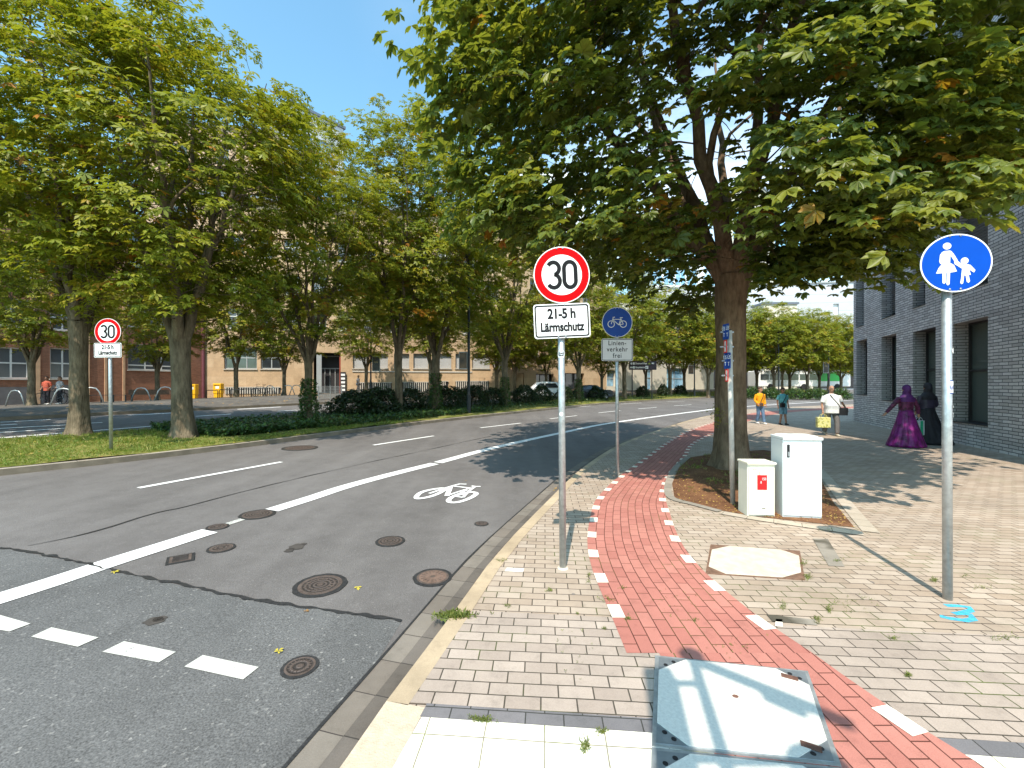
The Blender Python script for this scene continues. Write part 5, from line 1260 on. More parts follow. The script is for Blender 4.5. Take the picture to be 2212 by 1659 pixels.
for (u, w_, h_, lb) in [(770, 2.6, 1.15, 'low dark shrub left of the yellowing median chestnut'), (815, 2.2, 1.25, 'dark rounded shrub directly left of the bare median trunk'), (888, 1.6, 1.2, 'ivy-green shrub directly right of the bare median trunk'), (955, 2.8, 1.3, 'broad dark hedge shrub left of the tall lamp mast'),
                        (1018, 2.0, 1.35, 'dark hedge shrub directly right of the tall lamp mast'), (1060, 1.6, 1.2, 'dark hedge shrub left of the ivy trunk near the large 30 sign'), (1128, 2.2, 1.35, 'dark shrub in front of the white car'), (1172, 1.9, 1.35, 'dark shrub hiding the front of the white car'), (1225, 1.6, 1.2, 'dark shrub beside the large 30 sign pole'),
                        (1285, 2.2, 1.3, 'dark shrub in front of the dark car'), (1385, 1.5, 1.2, 'small shrub right of the cycle sign pole'), (1430, 1.4, 1.3, 'small shrub beneath the dark direction board'), (1470, 1.6, 1.1, 'small shrub left of the tall banner post')]:
    shrub(u, w_, h_, lb, dens=int(1500*w_))
for (Y, u, w_, lb) in [(50, 1625, 2.5, 'dark bush behind the man in the orange shirt'), (50, 1665, 2.5, 'dark bush behind the man in the teal shirt'), (50, 1715, 3, 'bush left of the bald man at the far kerb'), (50, 1760, 3, 'bright green bush right of the bald man'), (50, 1815, 3, 'bush at the corner of the grey brick building')]:
    p = at_z(u, Y); t_ = empty('shrub', p, 0, lb, 'shrub', 'bushes along the far bend'); n = 900; d = unit(rng.normal(0, 1, (n, 3)))*rng.uniform(.5, 1, (n, 1)); d[:, 2] = abs(d[:, 2]); scatter('foliage', d*[w_/2, 1, 1.4], 'ivy', None, size=.16, nl=3, parent=t_, up_j=.8)
for k, (tp, rr_, hh_, lb) in enumerate([(TB[0], .27, 1.7, 'ivy climbing the trunk beyond the bare lawn'), (TB[2], .3, 2.1, 'ivy climbing the trunk left of the tall lamp mast'), (TB[3], .32, 2.0, 'ivy climbing the trunk right of the tall lamp mast'), (TB[4], .36, 2.0, 'ivy climbing the trunk between the sign poles')]):
    n = 1500; th = rng.random(n)*2*math.pi; z = rng.random(n)**1.3*hh_; q = rr_*(1.25-.45*z/hh_)*rng.uniform(.85, 1.15, n)
    P = np.c_[np.cos(th)*q, np.sin(th)*q, z]; o = scatter('ivy', P, 'ivy', lb, size=.08, nl=3, up_j=.9, tmin=.3); o.location = tp
for k, w_ in enumerate([2.2]):
    p = at(845, 0, 27); 
# wire fence panel
a_, b_ = at_z(688, 27.5), at_z(738, 28.5); t = empty('wire_fence', (a_+b_)/2, math.atan2(b_.y-a_.y, b_.x-a_.x), 'low wire mesh fence panel on the median beside the ivy trunk', 'fence'); Lw = (b_-a_).length
mb = MB()
for x in (-Lw/2, 0, Lw/2): mb.box((x, 0, .45), (.05, .05, .95))
mb.build('post', 'galv', t)
mb = MB()
for k in range(30): mb.box((-Lw/2+Lw*k/29, 0, .5), (.012, .012, .8))
for k in range(5): mb.box((0, .008, .12+k*.19), (Lw, .012, .012))
mb.build('mesh', 'galv', t)
# ================================================================== PEOPLE
def pmat(name, col, rough=.8, **k): M[name] = plain(name, col, rough, **k)
pmat('skin', (.42, .23, .15), .5, vary=.05, spec=.35); pmat('skin_tan', (.30, .155, .095), .5, vary=.05)
pmat('hair_dark', (.02, .014, .01), .7); pmat('hair_brown', (.09, .045, .025), .7); pmat('hair_grey', (.35, .32, .30), .7)
pmat('orange_cloth', (.80, .33, .005), vary=.08, bmp=.3, bscale=14); pmat('jeans', (.10, .17, .28), vary=.25, scale=6, bmp=.3, bscale=16); pmat('white_cloth', (.78, .78, .77), bmp=.4, bscale=10)
pmat('teal_cloth', (.11, .36, .40), vary=.1, bmp=.3, bscale=12); pmat('denim_short', (.13, .27, .36), vary=.2, bmp=.3, bscale=14); pmat('grey_cloth', (.14, .13, .125), vary=.2, bmp=.3, bscale=12)
pmat('purple_cloth', (.16, .010, .13), .45, vary=.7, scale=7, bmp=.5, bscale=9); pmat('purple_scarf', (.085, .015, .12), .6, vary=.3, scale=9, bmp=.4, bscale=14); pmat('bodice', (.10, .014, .055), .6, vary=.85, scale=12)
pmat('black_cloth', (.016, .014, .02), .7, vary=.3, bmp=.4, bscale=10); pmat('black_sheen', (.035, .025, .05), .5, vary=.3)
pmat('shoe_white', (.7, .7, .68)); pmat('shoe_dark', (.03, .027, .026)); pmat('shoe_tan', (.42, .38, .30)); pmat('red_cloth', (.45, .09, .05)); pmat('stripe_cloth', (.32, .32, .33), vary=.5, scale=5)
pmat('bag_green', (.02, .36, .20)); pmat('bag_pale', (.45, .52, .55)); pmat('eye', (.02, .015, .012), .2); pmat('lips', (.28, .09, .07), .5); pmat('eye_white', (.7, .68, .65), .3)
m, nt, b_ = newmat('bag_yellow'); v_ = noise(nt, 14, 3, objco(nt)); nt.links.new(ramp(nt, v_.outputs[0], [(.40, (.30, .30, .08)), (.47, (.72, .66, .22)), (.58, (.62, .60, .30))]), b_.inputs['Base Color']); M['bag_yellow'] = m

def lerp(a, b, t): return tuple(p+(q-p)*t for p, q in zip(a, b))
def limb(mb, pts, rads, seg=10, ell=1.0):
    """rounded tapering limb through joints"""
    P, Rr = [], []
    for i in range(len(pts)-1):
        for k in range(5): t = k/5; P.append(lerp(pts[i], pts[i+1], t)); Rr.append(rads[i]+(rads[i+1]-rads[i])*t)
    P.append(pts[-1]); Rr.append(rads[-1])
    P = [Vector(p) for p in P]; Q = [P[0]]+[(P[i-1]+P[i]*2+P[i+1])/4 for i in range(1, len(P)-1)]+[P[-1]]
    mb.tube(Q, [(r, r*ell) for r in Rr], seg)
def torso(mb, rings, lean=(0, 0)):
    """rings of (z, half width, half depth, y shift)"""
    seg = 18; n0 = len(mb.V); zb = rings[0][0]; zt = rings[-1][0]
    for z, a, b, dy in rings:
        f = (z-zb)/max(zt-zb, .01)
        for k in range(seg):
            w = 2*math.pi*k/seg; c, s = math.cos(w), math.sin(w); q = 1/ (abs(c)**2.6+abs(s)**2.6)**(1/2.6)
            mb.V.append((a*c*q+lean[0]*f, b*s*q+dy+lean[1]*f, z))
    for i in range(len(rings)-1):
        for k in range(seg): a0 = n0+i*seg+k; a1 = n0+i*seg+(k+1) % seg; mb.F.append((a0, a1, a1+seg, a0+seg))
    mb.F.append(tuple(n0+k for k in range(seg))[::-1]); mb.F.append(tuple(n0+(len(rings)-1)*seg+k for k in range(seg)))
def hand(mb, w, d, side, curl=.6, s=1.0):
    """palm, four fingers and thumb; w wrist, d pointing direction, side +1 for the body's left hand"""
    w = Vector(w); d = Vector(d).normalized(); a = Vector((0, 1, 0)); a = (a-d*a.dot(d)).normalized(); n = d.cross(a)*side      # n towards the body
    mb.tube([w-d*.01, w+d*.035*s, w+d*.085*s], [(.026*s, .018*s), (.038*s, .017*s), (.038*s, .015*s)], 8)
    for i, L_ in enumerate((.068, .078, .072, .056)):
        o = w+d*.080*s+a*(.027-.018*i)*s*-1; p1 = o+(d*.45*L_+n*.08*L_)*s; p2 = p1+(d*math.cos(curl)+n*math.sin(curl))*L_*.32*s; p3 = p2+(d*math.cos(curl*2)+n*math.sin(curl*2))*L_*.26*s
        mb.tube([o, p1, p2, p3], [.0095*s, .009*s, .008*s, .0065*s], 6)
    o = w+d*.03*s-a*.033*s; mb.tube([o, o+(d*.7-a*.55+n*.3)*.035*s, o+(d*.9-a*.45+n*.5)*.062*s], [.012*s, .010*s, .008*s], 6)
def head(mb, c, s=1.0, turn=0.0):
    c = Vector(c); Rm = Matrix.Rotation(turn, 3, 'Z')
    sub = MB(); sub.ball((0, .012, .02), (.077, .095, .105), 18, 12); sub.ball((0, -.022, -.055), (.056, .066, .068), 14, 9); sub.ball((0, -.045, -.095), (.030, .03, .024), 10, 6)
    sub.tube([(0, -.088, .022), (0, -.108, -.012), (0, -.112, -.028), (0, -.09, -.038)], [.009, .012, .017, .010], 8)
    for q in (-1, 1): sub.ball((q*.080, .012, -.008), (.012, .022, .033), 8, 6); sub.ball((q*.032, -.075, .028), (.024, .014, .01), 8, 5)
    n = len(mb.V); mb.V += [tuple(c+Rm@Vector(v)*s) for v in sub.V]; mb.F += [tuple(n+i for i in q) for q in sub.F]
def person(loc, rz, label, J, S=1.0, skin='skin', wide=1.0, belly=0.0, top='white_cloth', sleeve='short', bottom='jeans', blen='long', shoes='shoe_white', hair=None, face=True, turn=0.0, group=None, curls=(.7, .7), headwear=None, glasses=False, beard=None):
    """J: joints in metres, facing -Y; r is the viewer's left when facing him"""
    t = empty('person', loc, rz, label, 'person', group); t.scale = (S, S, S)
    sw = .19*wide; B = MB()
    hips = [J['hipr'], J['hipl']]
    rr = [(.86, .15*wide, .105+belly*.4, 0), (.95, .155*wide, .11+belly*.8, -belly*.3), (1.08, .15*wide+belly*.3, .11+belly, -belly*.5), (1.22, .155*wide, .115+belly*.6, -belly*.2), (1.36, .17*wide, .105, 0), (1.43, .155*wide, .085, .005), (1.475, .085, .062, .01), (1.50, .056, .056, .01)]
    torso(B, rr, J.get('lean', (0, 0)))
    hx, hy = J.get('lean', (0, 0)); hc = (hx, hy-.012, 1.655)
    B.tube([(hx, hy+.012, 1.44), (hx, hy+.004, 1.60)], [.060, .056], 12); head(B, hc, 1.0, turn)
    for a in ('r', 'l'):
        limb(B, [J['hip'+a], J['knee'+a], J['ank'+a]], [.088*wide**.5, .056, .040]); sh = J['sho'+a]
        limb(B, [sh, J['elb'+a], J['wri'+a]], [.050*wide**.5, .038, .026]); d = Vector(J['wri'+a])-Vector(J['elb'+a]); hand(B, J['wri'+a], J.get('hd'+a, d), 1 if a == 'l' else -1, curls[0 if a == 'r' else 1])
        f = Vector(J['ank'+a]); B.tube([f+Vector((0, .05, -.04)), f+Vector((0, -.05, -.055)), f+Vector((0, -.14, -.065))], [(.036, .03), (.042, .026), (.030, .015)], 8)
    B.build('body', skin, t, smooth_=True, remesh=.0115)
    # clothes
    if top:
        c = MB(); e = .016
        z0 = J.get('hem', .86); torso(c, [(z0, .165*wide+e, .125+belly*.7+e, -belly*.2), (.95, .157*wide+e, .112+belly*.85+e, -belly*.3), (1.08, .152*wide+belly*.3+e, .112+belly+e, -belly*.5), (1.22, .158*wide+e, .116+belly*.6+e, -belly*.2), (1.36, .174*wide+e, .106+e, 0), (1.435, .155*wide+e, .088+e, .005), (1.478, .085+e*.6, .066+e*.5, .01), (1.492, .064, .064, .01)], J.get('lean', (0, 0)))
        for a in ('r', 'l'):
            sh, el, wr = J['sho'+a], J['elb'+a], J['wri'+a]
            if sleeve == 'short': limb(c, [sh, lerp(sh, el, .8)], [.070*wide**.5, .066*wide**.5])
            else: limb(c, [sh, el, lerp(el, wr, .93)], [.068*wide**.5, .056, .044])
        c.build('top', top, t, smooth_=True, remesh=.0125)
    if bottom:
        c = MB(); torso(c, [(.80, .155*wide, .115, 0), (.88, .168*wide, .125+belly*.3, 0), (.97, .160*wide, .118+belly*.7, -belly*.3)])
        for a in ('r', 'l'):
            h_, k_, an = J['hip'+a], J['knee'+a], J['ank'+a]
            if blen == 'long': limb(c, [h_, k_, lerp(k_, an, .97)], [.102*wide**.5, .076*wide**.4, .064*wide**.4])
            else: limb(c, [h_, lerp(h_, k_, .97)], [.108, .090])
        c.build('trousers' if blen == 'long' else 'shorts', bottom, t, smooth_=True, remesh=.0125)
    for a in ('r', 'l'):
        f = Vector(J['ank'+a]); c = MB(); c.tube([f+Vector((0, .075, -.055)), f+Vector((0, .04, -.040)), f+Vector((0, -.05, -.052)), f+Vector((0, -.13, -.062)), f+Vector((0, -.175, -.070))], [(.034, .028), (.048, .05), (.052, .040), (.048, .026), (.02, .014)], 12)
        c.build('shoe', shoes, t, smooth_=True)
    Rm = Matrix.Rotation(turn, 3, 'Z'); hv = Vector(hc)
    def hp(x, y, z): return tuple(hv+Rm@Vector((x, y, z)))
    if face:
        for q in (-1, 1):
            e = MB(); e.ball(hp(q*.031, -.083, .014), (.012, .006, .007), 8, 6); eo = e.build('eye', 'eye_white', t, smooth_=True); e = MB(); e.ball(hp(q*.031, -.0885, .014), (.006, .003, .006), 8, 6); e.build('iris', 'eye', eo, smooth_=True)
            e = MB(); e.tube([hp(q*.016, -.089, .034), hp(q*.032, -.091, .039), hp(q*.048, -.082, .034)], .0045, 6); e.build('eyebrow', hair or 'hair_grey', t)
        e = MB(); e.tube([hp(-.024, -.084, -.058), hp(0, -.094, -.056), hp(.024, -.084, -.058)], [.004, .007, .004], 8); e.build('mouth', 'lips', t)
    if glasses:
        e = MB()
        for q in (-1, 1): e.ball(hp(q*.034, -.094, .014), (.028, .008, .019), 12, 6); e.tube([hp(q*.06, -.088, .018), hp(q*.082, 0, .012)], .004, 5)
        e.tube([hp(-.01, -.097, .018), hp(.01, -.097, .018)], .004, 5); e.build('sunglasses', 'eye', t, smooth_=True)
    if hair and headwear is None and hair != 'none':
        e = MB(); e.ball(hp(0, .026, .052), (.083, .092, .088), 18, 10); e.ball(hp(0, .060, -.005), (.074, .056, .085), 14, 8); e.ball(hp(0, -.045, .098), (.062, .05, .032), 12, 7); e.build('hair', hair, t, smooth_=True, remesh=.008)
    if beard: e = MB(); e.ball(hp(0, -.060, -.085), (.052, .045, .034), 12, 7); e.build('beard', beard, t, smooth_=True)
    return t
def bag_strap(t, pts, r, mat, name='strap'):
    e = MB(); e.tube(pts, [(r*2.2, r*.6)]*len(pts), 6); return e.build(name, mat, t)
# bald man in white T-shirt
g0 = gnd(1796, 941)
J = dict(hipr=(-.105, 0, .90), hipl=(.105, 0, .90), kneer=(-.12, .02, .50), kneel=(.125, -.10, .51), ankr=(-.13, .20, .13), ankl=(.10, -.16, .085), shor=(-.225, 0, 1.40), shol=(.225, 0, 1.40), elbr=(-.30, .03, 1.12), elbl=(.36, .02, 1.17), wrir=(-.31, -.06, .87), wril=(.50, .05, .96), hdr=(0, -.1, -1), hem=.80)
t = person(g0, R(-8), 'bald heavy man in a white T-shirt and grey trousers walking towards the viewer', J, .985, wide=1.28, belly=.075, top='white_cloth', bottom='grey_cloth', shoes='shoe_tan', hair='hair_grey', headwear='none', curls=(1.25, .5))
bag_strap(t, [(-.10, -.10, 1.47), (-.02, -.19, 1.30), (.10, -.235, 1.12), (.20, -.20, .98)], .006, 'shoe_dark', 'bag_strap')
ct, st = math.cos(R(-8)), math.sin(R(-8))
def near(base, rz, x, y, z, S=1.0): return Vector((base.x+(x*math.cos(rz)-y*math.sin(rz))*S, base.y+(x*math.sin(rz)+y*math.cos(rz))*S, base.z+z*S))
def bag(name, loc, rz, label, w_, d_, h_, mat, hmat, hl=.12, taper=1.0, panel=None, flap=False):
    t = empty(name, loc, rz, label, 'bag'); mb = MB(); mb.box((0, 0, -hl-h_/2), (w_, d_, h_), taper=taper); mb.build('body', mat, t, bevel=.012)
    for q in (-1, 1):
        e = MB(); e.tube([(-w_*.25, q*d_*.4, -hl), (-w_*.16, q*d_*.3, -hl*.35), (0, q*.01, 0), (w_*.16, q*d_*.3, -hl*.35), (w_*.25, q*d_*.4, -hl)], .006, 6); e.build('handle', hmat, t)
    if panel: e = MB(); e.box((0, -d_/2-.003, -hl-h_/2), (w_*.42, .004, h_*.96)); e.box((0, d_/2+.003, -hl-h_/2), (w_*.42, .004, h_*.96)); e.build('front_panel', panel, t)
    if flap: e = MB(); e.box((0, -d_/2-.004, -hl-h_*.33), (w_*1.01, .008, h_*.6)); e.build('flap', mat, t, bevel=.004)
    return t
p_ = near(g0, R(-8), -.31, -.075, .79, .985); bag('shopping_bag', p_, R(-14), 'yellow patterned shopping bag hanging from the bald man\'s hand', .40, .17, .36, 'bag_yellow', 'bag_yellow', .13, 1.0)
p_ = near(g0, R(-8), .27, -.14, 1.03, .985); bag('shoulder_bag', p_, R(-20), 'black shoulder bag at the hip of the bald man', .30, .10, .26, 'black', 'black', .03, flap=True)
# teal shirt
g1 = gnd(1691, 917.5)
J = dict(hipr=(-.09, 0, .90), hipl=(.09, 0, .90), kneer=(-.10, -.03, .50), kneel=(.10, -.02, .50), ankr=(-.11, .04, .09), ankl=(.10, -.10, .085), shor=(-.19, 0, 1.41), shol=(.19, 0, 1.41), elbr=(-.26, .03, 1.14), elbl=(.26, .03, 1.14), wrir=(-.27, -.04, .89), wril=(.27, -.02, .89))
t = person(g1, R(4), 'young man in a teal T-shirt, denim shorts and sunglasses walking on the shaded paving', J, .93, 'skin_tan', top='teal_cloth', bottom='denim_short', blen='short', shoes='shoe_dark', hair='hair_dark', glasses=True, curls=(.6, .6))
bag_strap(t, [(.12, -.09, 1.47), (.03, -.145, 1.30), (-.07, -.15, 1.13), (-.12, -.14, 1.04)], .008, 'black', 'bag_strap')
p_ = near(g1, R(4), -.13, -.16, 1.08, .93); bag('crossbody_bag', p_, R(10), 'small black crossbody bag on the man in the teal shirt', .21, .08, .19, 'black', 'black', .03)
# orange top
g2 = gnd(1642, 915.5)
J = dict(hipr=(-.09, 0, .91), hipl=(.09, 0, .91), kneer=(-.09, .0, .50), kneel=(.09, -.08, .51), ankr=(-.08, .12, .10), ankl=(.10, -.16, .085), shor=(-.19, 0, 1.42), shol=(.19, 0, 1.42), elbr=(-.27, .02, 1.15), elbl=(.26, .04, 1.15), wrir=(-.20, -.12, .97), wril=(.23, -.06, .93))
t = person(g2, R(6), 'young man in an orange long-sleeved top and jeans beside the big trunk', J, .945, 'skin', top='orange_cloth', sleeve='long', bottom='jeans', shoes='shoe_white', hair='hair_brown', turn=R(25), curls=(.8, .8), wide=1.03)
bag_strap(t, [(.12, -.09, 1.47), (.04, -.150, 1.30), (-.04, -.155, 1.16), (-.09, -.15, 1.02)], .007, 'shoe_dark', 'bag_strap')
p_ = near(g2, R(6), -.06, -.17, 1.03, .945); bag('crossbody_bag', p_, R(10), 'flat brown crossbody bag on the man in the orange top', .17, .06, .12, 'wood', 'wood', .02)
# two women seen from behind
g3 = gnd(1957, 965)
def gown(loc, rz, label, S, cloth, scarf, bod, J, skirt_w, seed, split=1.0, train=0.0):
    t = person(loc, rz, label, J, S, 'skin', top=bod, sleeve='long', bottom=None, shoes='shoe_dark', hair=None, face=False, headwear='scarf', curls=(.6, 1.2))
    r = np.random.default_rng(seed); mb = MB(); seg = 96; zs = np.linspace(1.06, .02, 16)
    for i, z in enumerate(zs):
        f = i/15; a = .165+(skirt_w-.165)*f**1.15; b = .14+(skirt_w*.8-.14)*f**1.15
        for k in range(seg):
            w = 2*math.pi*k/seg; q = 1+(.02+.085*f)*abs(math.sin(w*6.5+seed+f*1.6+.8*math.sin(w*2)))-.05*f+.035*f*math.sin(w*5+1-f)+.015*math.sin(w*23+z*7); mb.V.append((a*math.cos(w)*q+train*f*f, b*math.sin(w)*q, z))
    for i in range(15):
        for k in range(seg): a0 = i*seg+k; a1 = i*seg+(k+1) % seg; mb.F.append((a1, a0, a0+seg, a1+seg))
    mb.F.append(tuple(range(seg))); mb.F.append(tuple(15*seg+k for k in range(seg))[::-1]); mb.build('skirt', cloth, t, smooth_=True)
    h = MB(); h.ball((0, .02, 1.69), (.098, .108, .115), 18, 10); h.ball((0, .06, 1.63), (.085, .085, .09), 14, 8); torso(h, [(1.30, .19, .10, .05), (1.40, .20, .115, .03), (1.46, .15, .11, .02), (1.52, .095, .09, .02), (1.60, .09, .095, .03)]); h.build('headscarf', scarf, t, smooth_=True, remesh=.013)
    return t
# they walk away from the viewer
Jw = dict(hipr=(-.09, 0, .90), hipl=(.09, 0, .90), kneer=(-.10, -.05, .50), kneel=(.10, .02, .50), ankr=(-.10, -.08, .09), ankl=(.10, .08, .10), shor=(-.18, 0, 1.40), shol=(.18, 0, 1.40), elbr=(-.30, .02, 1.16), elbl=(.38, .00, 1.17), wrir=(-.36, -.02, .94), wril=(.52, -.04, .97), hdr=(-.05, 0, -1))
gown(g3, R(176), 'woman in a shiny purple gown and headscarf walking away, one arm held out', .99, 'purple_cloth', 'purple_scarf', 'bodice', Jw, .46, 3)
p_ = near(g3, R(176), -.375, -.02, .86, .99); bag('paper_bag', p_, R(18), 'green paper bag with pale edges held low by the woman in purple', .27, .12, .42, 'bag_pale', 'bag_pale', .10, 1.0, panel='bag_green')
g4 = gnd(2003, 959); Jb = dict(Jw); Jb.update(elbl=(.24, -.02, 1.14), wril=(.20, -.12, .95), elbr=(-.27, -.04, 1.15), wrir=(-.34, -.22, 1.08))
gown(g4, R(172), 'woman in a long black dress and headscarf beside the one in purple', 1.02, 'black_cloth', 'black_cloth', 'black_sheen', Jb, .50, 8, train=-.10)
# people on the far side
gp = at_z(773, 44); J = dict(hipr=(-.09, 0, .90), hipl=(.09, 0, .90), kneer=(-.09, -.12, .52), kneel=(.09, .08, .50), ankr=(-.10, -.18, .09), ankl=(.10, .26, .14), shor=(-.18, -.05, 1.40), shol=(.18, -.05, 1.40), elbr=(-.25, -.02, 1.13), elbl=(.25, .05, 1.13), wrir=(-.22, -.2, .93), wril=(.24, -.1, .90), lean=(0, -.06))
person(gp, R(80), 'distant pedestrian in a pale shirt passing the sandstone basement railings', J, 1.0, top='stripe_cloth', bottom='grey_cloth', hair='hair_dark')
p_ = near(gp, R(80), .22, .1, 1.05); bag('sports_bag', p_, R(80), 'dark bag at the back of the distant pedestrian in a pale shirt', .5, .2, .25, 'black', 'black', .05)
J0 = dict(hipr=(-.09, 0, .90), hipl=(.09, 0, .90), kneer=(-.09, -.02, .50), kneel=(.09, -.02, .50), ankr=(-.10, .02, .09), ankl=(.10, 0, .09), shor=(-.18, 0, 1.40), shol=(.18, 0, 1.40), elbr=(-.24, .02, 1.13), elbl=(.24, .02, 1.13), wrir=(-.2, -.16, .97), wril=(.2, -.16, .97))
gq = at_z(101, 27); person(gq, R(10), 'distant person in a red top standing at the bicycles in front of the brick office', J0, 1.0, 'skin_tan', top='red_cloth', bottom='black_cloth', hair='hair_dark')
gq = at_z(129, 27); person(gq, R(-10), 'distant person in a grey striped top standing right of the one in red', J0, .98, 'skin', top='stripe_cloth', bottom='black_cloth', hair='hair_brown')

# ================================================================== VEHICLES AND THE FAR SIDE
M['car_white'] = plain('car_white', (.72, .73, .74), .25, vary=.01); M['car_dark'] = plain('car_dark', (.04, .045, .05), .25, .4, vary=.02); M['bus_green'] = plain('bus_green', (.03, .50, .08), .3, vary=.02)
def car(loc, rz, mat, label, sedan=False):
    t = empty('parked_car', loc, rz, label, 'car', 'cars parked on the far side')
    if sedan: prof = [(-2.2, .35), (-2.25, .62), (-2.1, .86), (-1.45, .95), (-.85, 1.38), (-.1, 1.46), (.6, 1.40), (1.25, 1.0), (1.95, .96), (2.22, .82), (2.25, .4), (2.1, .25), (-2.1, .25)]
    else: prof = [(-2.1, .35), (-2.15, .65), (-2.0, .9), (-1.1, 1.05), (-.55, 1.52), (.1, 1.6), (1.3, 1.55), (1.85, 1.15), (2.05, 1.0), (2.12, .5), (2.05, .25), (-2.0, .25)]
    prof = prof[::-1]
    mb = MB(); n = len(prof)
    for y, sc_, ins in ((-.86, .97, 0), (-.78, 1.0, 0), (.78, 1.0, 0), (.86, .97, 0)):
        for x, z in prof:
            tz = max(0, (z-.95))*.42; yy = y*(1-tz); mb.V.append((x*sc_, yy, z))
    for j in range(3):
        for i in range(n): a = j*n+i; b_ = j*n+(i+1) % n; mb.F.append((a, b_, b_+n, a+n))
    mb.F.append(tuple(range(n))[::-1]); mb.F.append(tuple(3*n+i for i in range(n))); body = mb.build('body', mat, t, bevel=.04, merge=True)
    zt = 1.40 if sedan else 1.5; 
    for y in (-1, 1):
        for (xa, xb, xc, xd) in (((-.95, -.35, .02, .02) if sedan else (-.75, -.35, .1, .1)), ((.08, .08, .62, .95) if sedan else (.17, .17, 1.15, 1.5))):
            m2 = MB(); ya, yb = y*.862*(1-.0), y*.862*(1-(zt-.07-.95)*.42)
            m2.quad((xa-.1 if xa < 0 else xa, y*.85, 1.02), (xd, y*.85, 1.02), (xc, yb+y*.0, zt-.07), (xb, yb, zt-.07)); m2.build('window', 'glass', t)
    for x in (-1.35, 1.35):
        for y in (-.82, .82):
            w_ = MB(); w_.tube([(x, y-.1, .32), (x, y+.1, .32)], .32, 20); wo = w_.build('wheel', 'rubber', t); w_ = MB(); w_.tube([(x, y-.105, .32), (x, y+.105, .32)], .19, 14); w_.build('rim', 'galv', wo)
    for y in (-.6, .6): m2 = MB(); m2.box((-2.13 if not sedan else -2.2, y, .72), (.1, .34, .13)); m2.build('headlight', 'sign_white', t, bevel=.02); m2 = MB(); m2.box((2.08 if not sedan else 2.2, y, .78), (.08, .3, .14)); m2.build('tail_light', 'sign_red', t, bevel=.02)
    return t
p_ = at_z(1172, 41); car(p_, R(3), 'car_white', 'white hatchback parked beyond the median shrubs, left of the large sign pole')
p_ = at_z(1272, 42); car(p_, R(12), 'car_dark', 'dark saloon parked beyond the median shrubs, right of the large sign pole', True)
p_ = at_z(1725, 74); t = empty('bus', p_, R(4), 'white and green city bus passing behind the far bend trees', 'bus')
mb = MB(); mb.box((0, 0, 1.85), (17, 2.5, 2.7)); mb.build('body', 'sign_white', t, bevel=.15)
mb = MB(); mb.box((4.5, -1.26, 2.2), (4.2, .04, 1.5)); mb.build('green_panel', 'bus_green', t)
for k in range(6): mb = MB(); mb.box((-7+k*1.75, -1.27, 2.15), (1.5, .04, 1.0)); mb.build('window', 'glass', t)
for x in (-6, 0, 6): mb = MB(); mb.tube([(x, -1.28, .5), (x, -1.0, .5)], .5, 18); mb.build('wheel', 'rubber', t)
# lamp masts with banners
def mast(loc, H, label, ban=None, rz=0.0, arm=1.2):
    t = empty('street_lamp', loc, rz, label, 'street lamp', 'lamp masts along the street'); mb = MB(); mb.tube([(0, 0, -.05), (0, 0, 1.0), (0, 0, 1.02), (0, 0, H)], [.11, .11, .075, .055], 12); mb.build('mast', 'dark_steel', t)
    mb = MB(); mb.box((0, -.4, H-.02), (.28, 1.0, .12)); mb.build('lamp_head', 'dark_steel', t, bevel=.02)
    if ban:
        x0, z0_, z1_, w_, mt = ban; xc = x0+math.copysign(w_/2, x0); mb = MB(); mb.box((xc, 0, (z0_+z1_)/2), (w_, .08, z1_-z0_)); o = mb.build('banner_box', 'frame_grey', t)
        mb = MB(); mb.box((xc, -.043, (z0_+z1_)/2), (w_*.88, .01, (z1_-z0_)*.92)); po = mb.build('poster', mt, o)
        if mt == 'poster_a': text('lettering', 'XXL', w_*.36, 'poster_gold', po, (xc, -.052, (z0_+z1_)/2+.12*(z1_-z0_)), FR, sx=.8)
    return t
pmat('poster_a', (.03, .026, .02), .4, vary=.5, scale=4); pmat('poster_b', (.10, .055, .025), .4, vary=.8, scale=3); pmat('poster_gold', (.5, .4, .2), .5)
def zat(v, Y): return CH-(v-HZ)/F*Y
for (u, Y, H, lb, ban) in [(1005, None, 8.2, 'tall dark lamp mast on the median with a brown poster box on its left side', (984, 1002, 760, 797, 'poster_b')), (801, 40, 9, 'lamp mast on the far pavement with a dark XXL poster box on its right side', (804, 821, 770, 802, 'poster_a')), (1500, None, 9, 'lamp mast with a small brown poster box left of the big trunk', (1487, 1498, 789, 808, 'poster_b')),
                       (1682, 52, 8, 'thin lamp mast between the far bend trees left of the bald man', None), (1790, 53, 8, 'thin lamp mast between the far bend trees right of the bald man', (1778, 1789, 782, 806, 'poster_a'))]:
    if Y is None: cc = offset(ME, 1.0); i = int(np.argmin(abs(cc[:, 0]-(u-CU)/F*cc[:, 1]))); p_ = Vector((cc[i][0], cc[i][1], g(*cc[i])+.05))
    else: p_ = at_z(u, Y)
    if ban:
        u0, u1, v0, v1, mt = ban; Y = p_.y; w_ = (u1-u0)/F*Y; x0 = (u1-u)/F*Y if u1 < u else (u0-u)/F*Y
        bn = (x0, zat(v1, Y)-p_.z, zat(v0, Y)-p_.z, w_, mt)
    else: bn = None
    mast(p_, H, lb, bn)
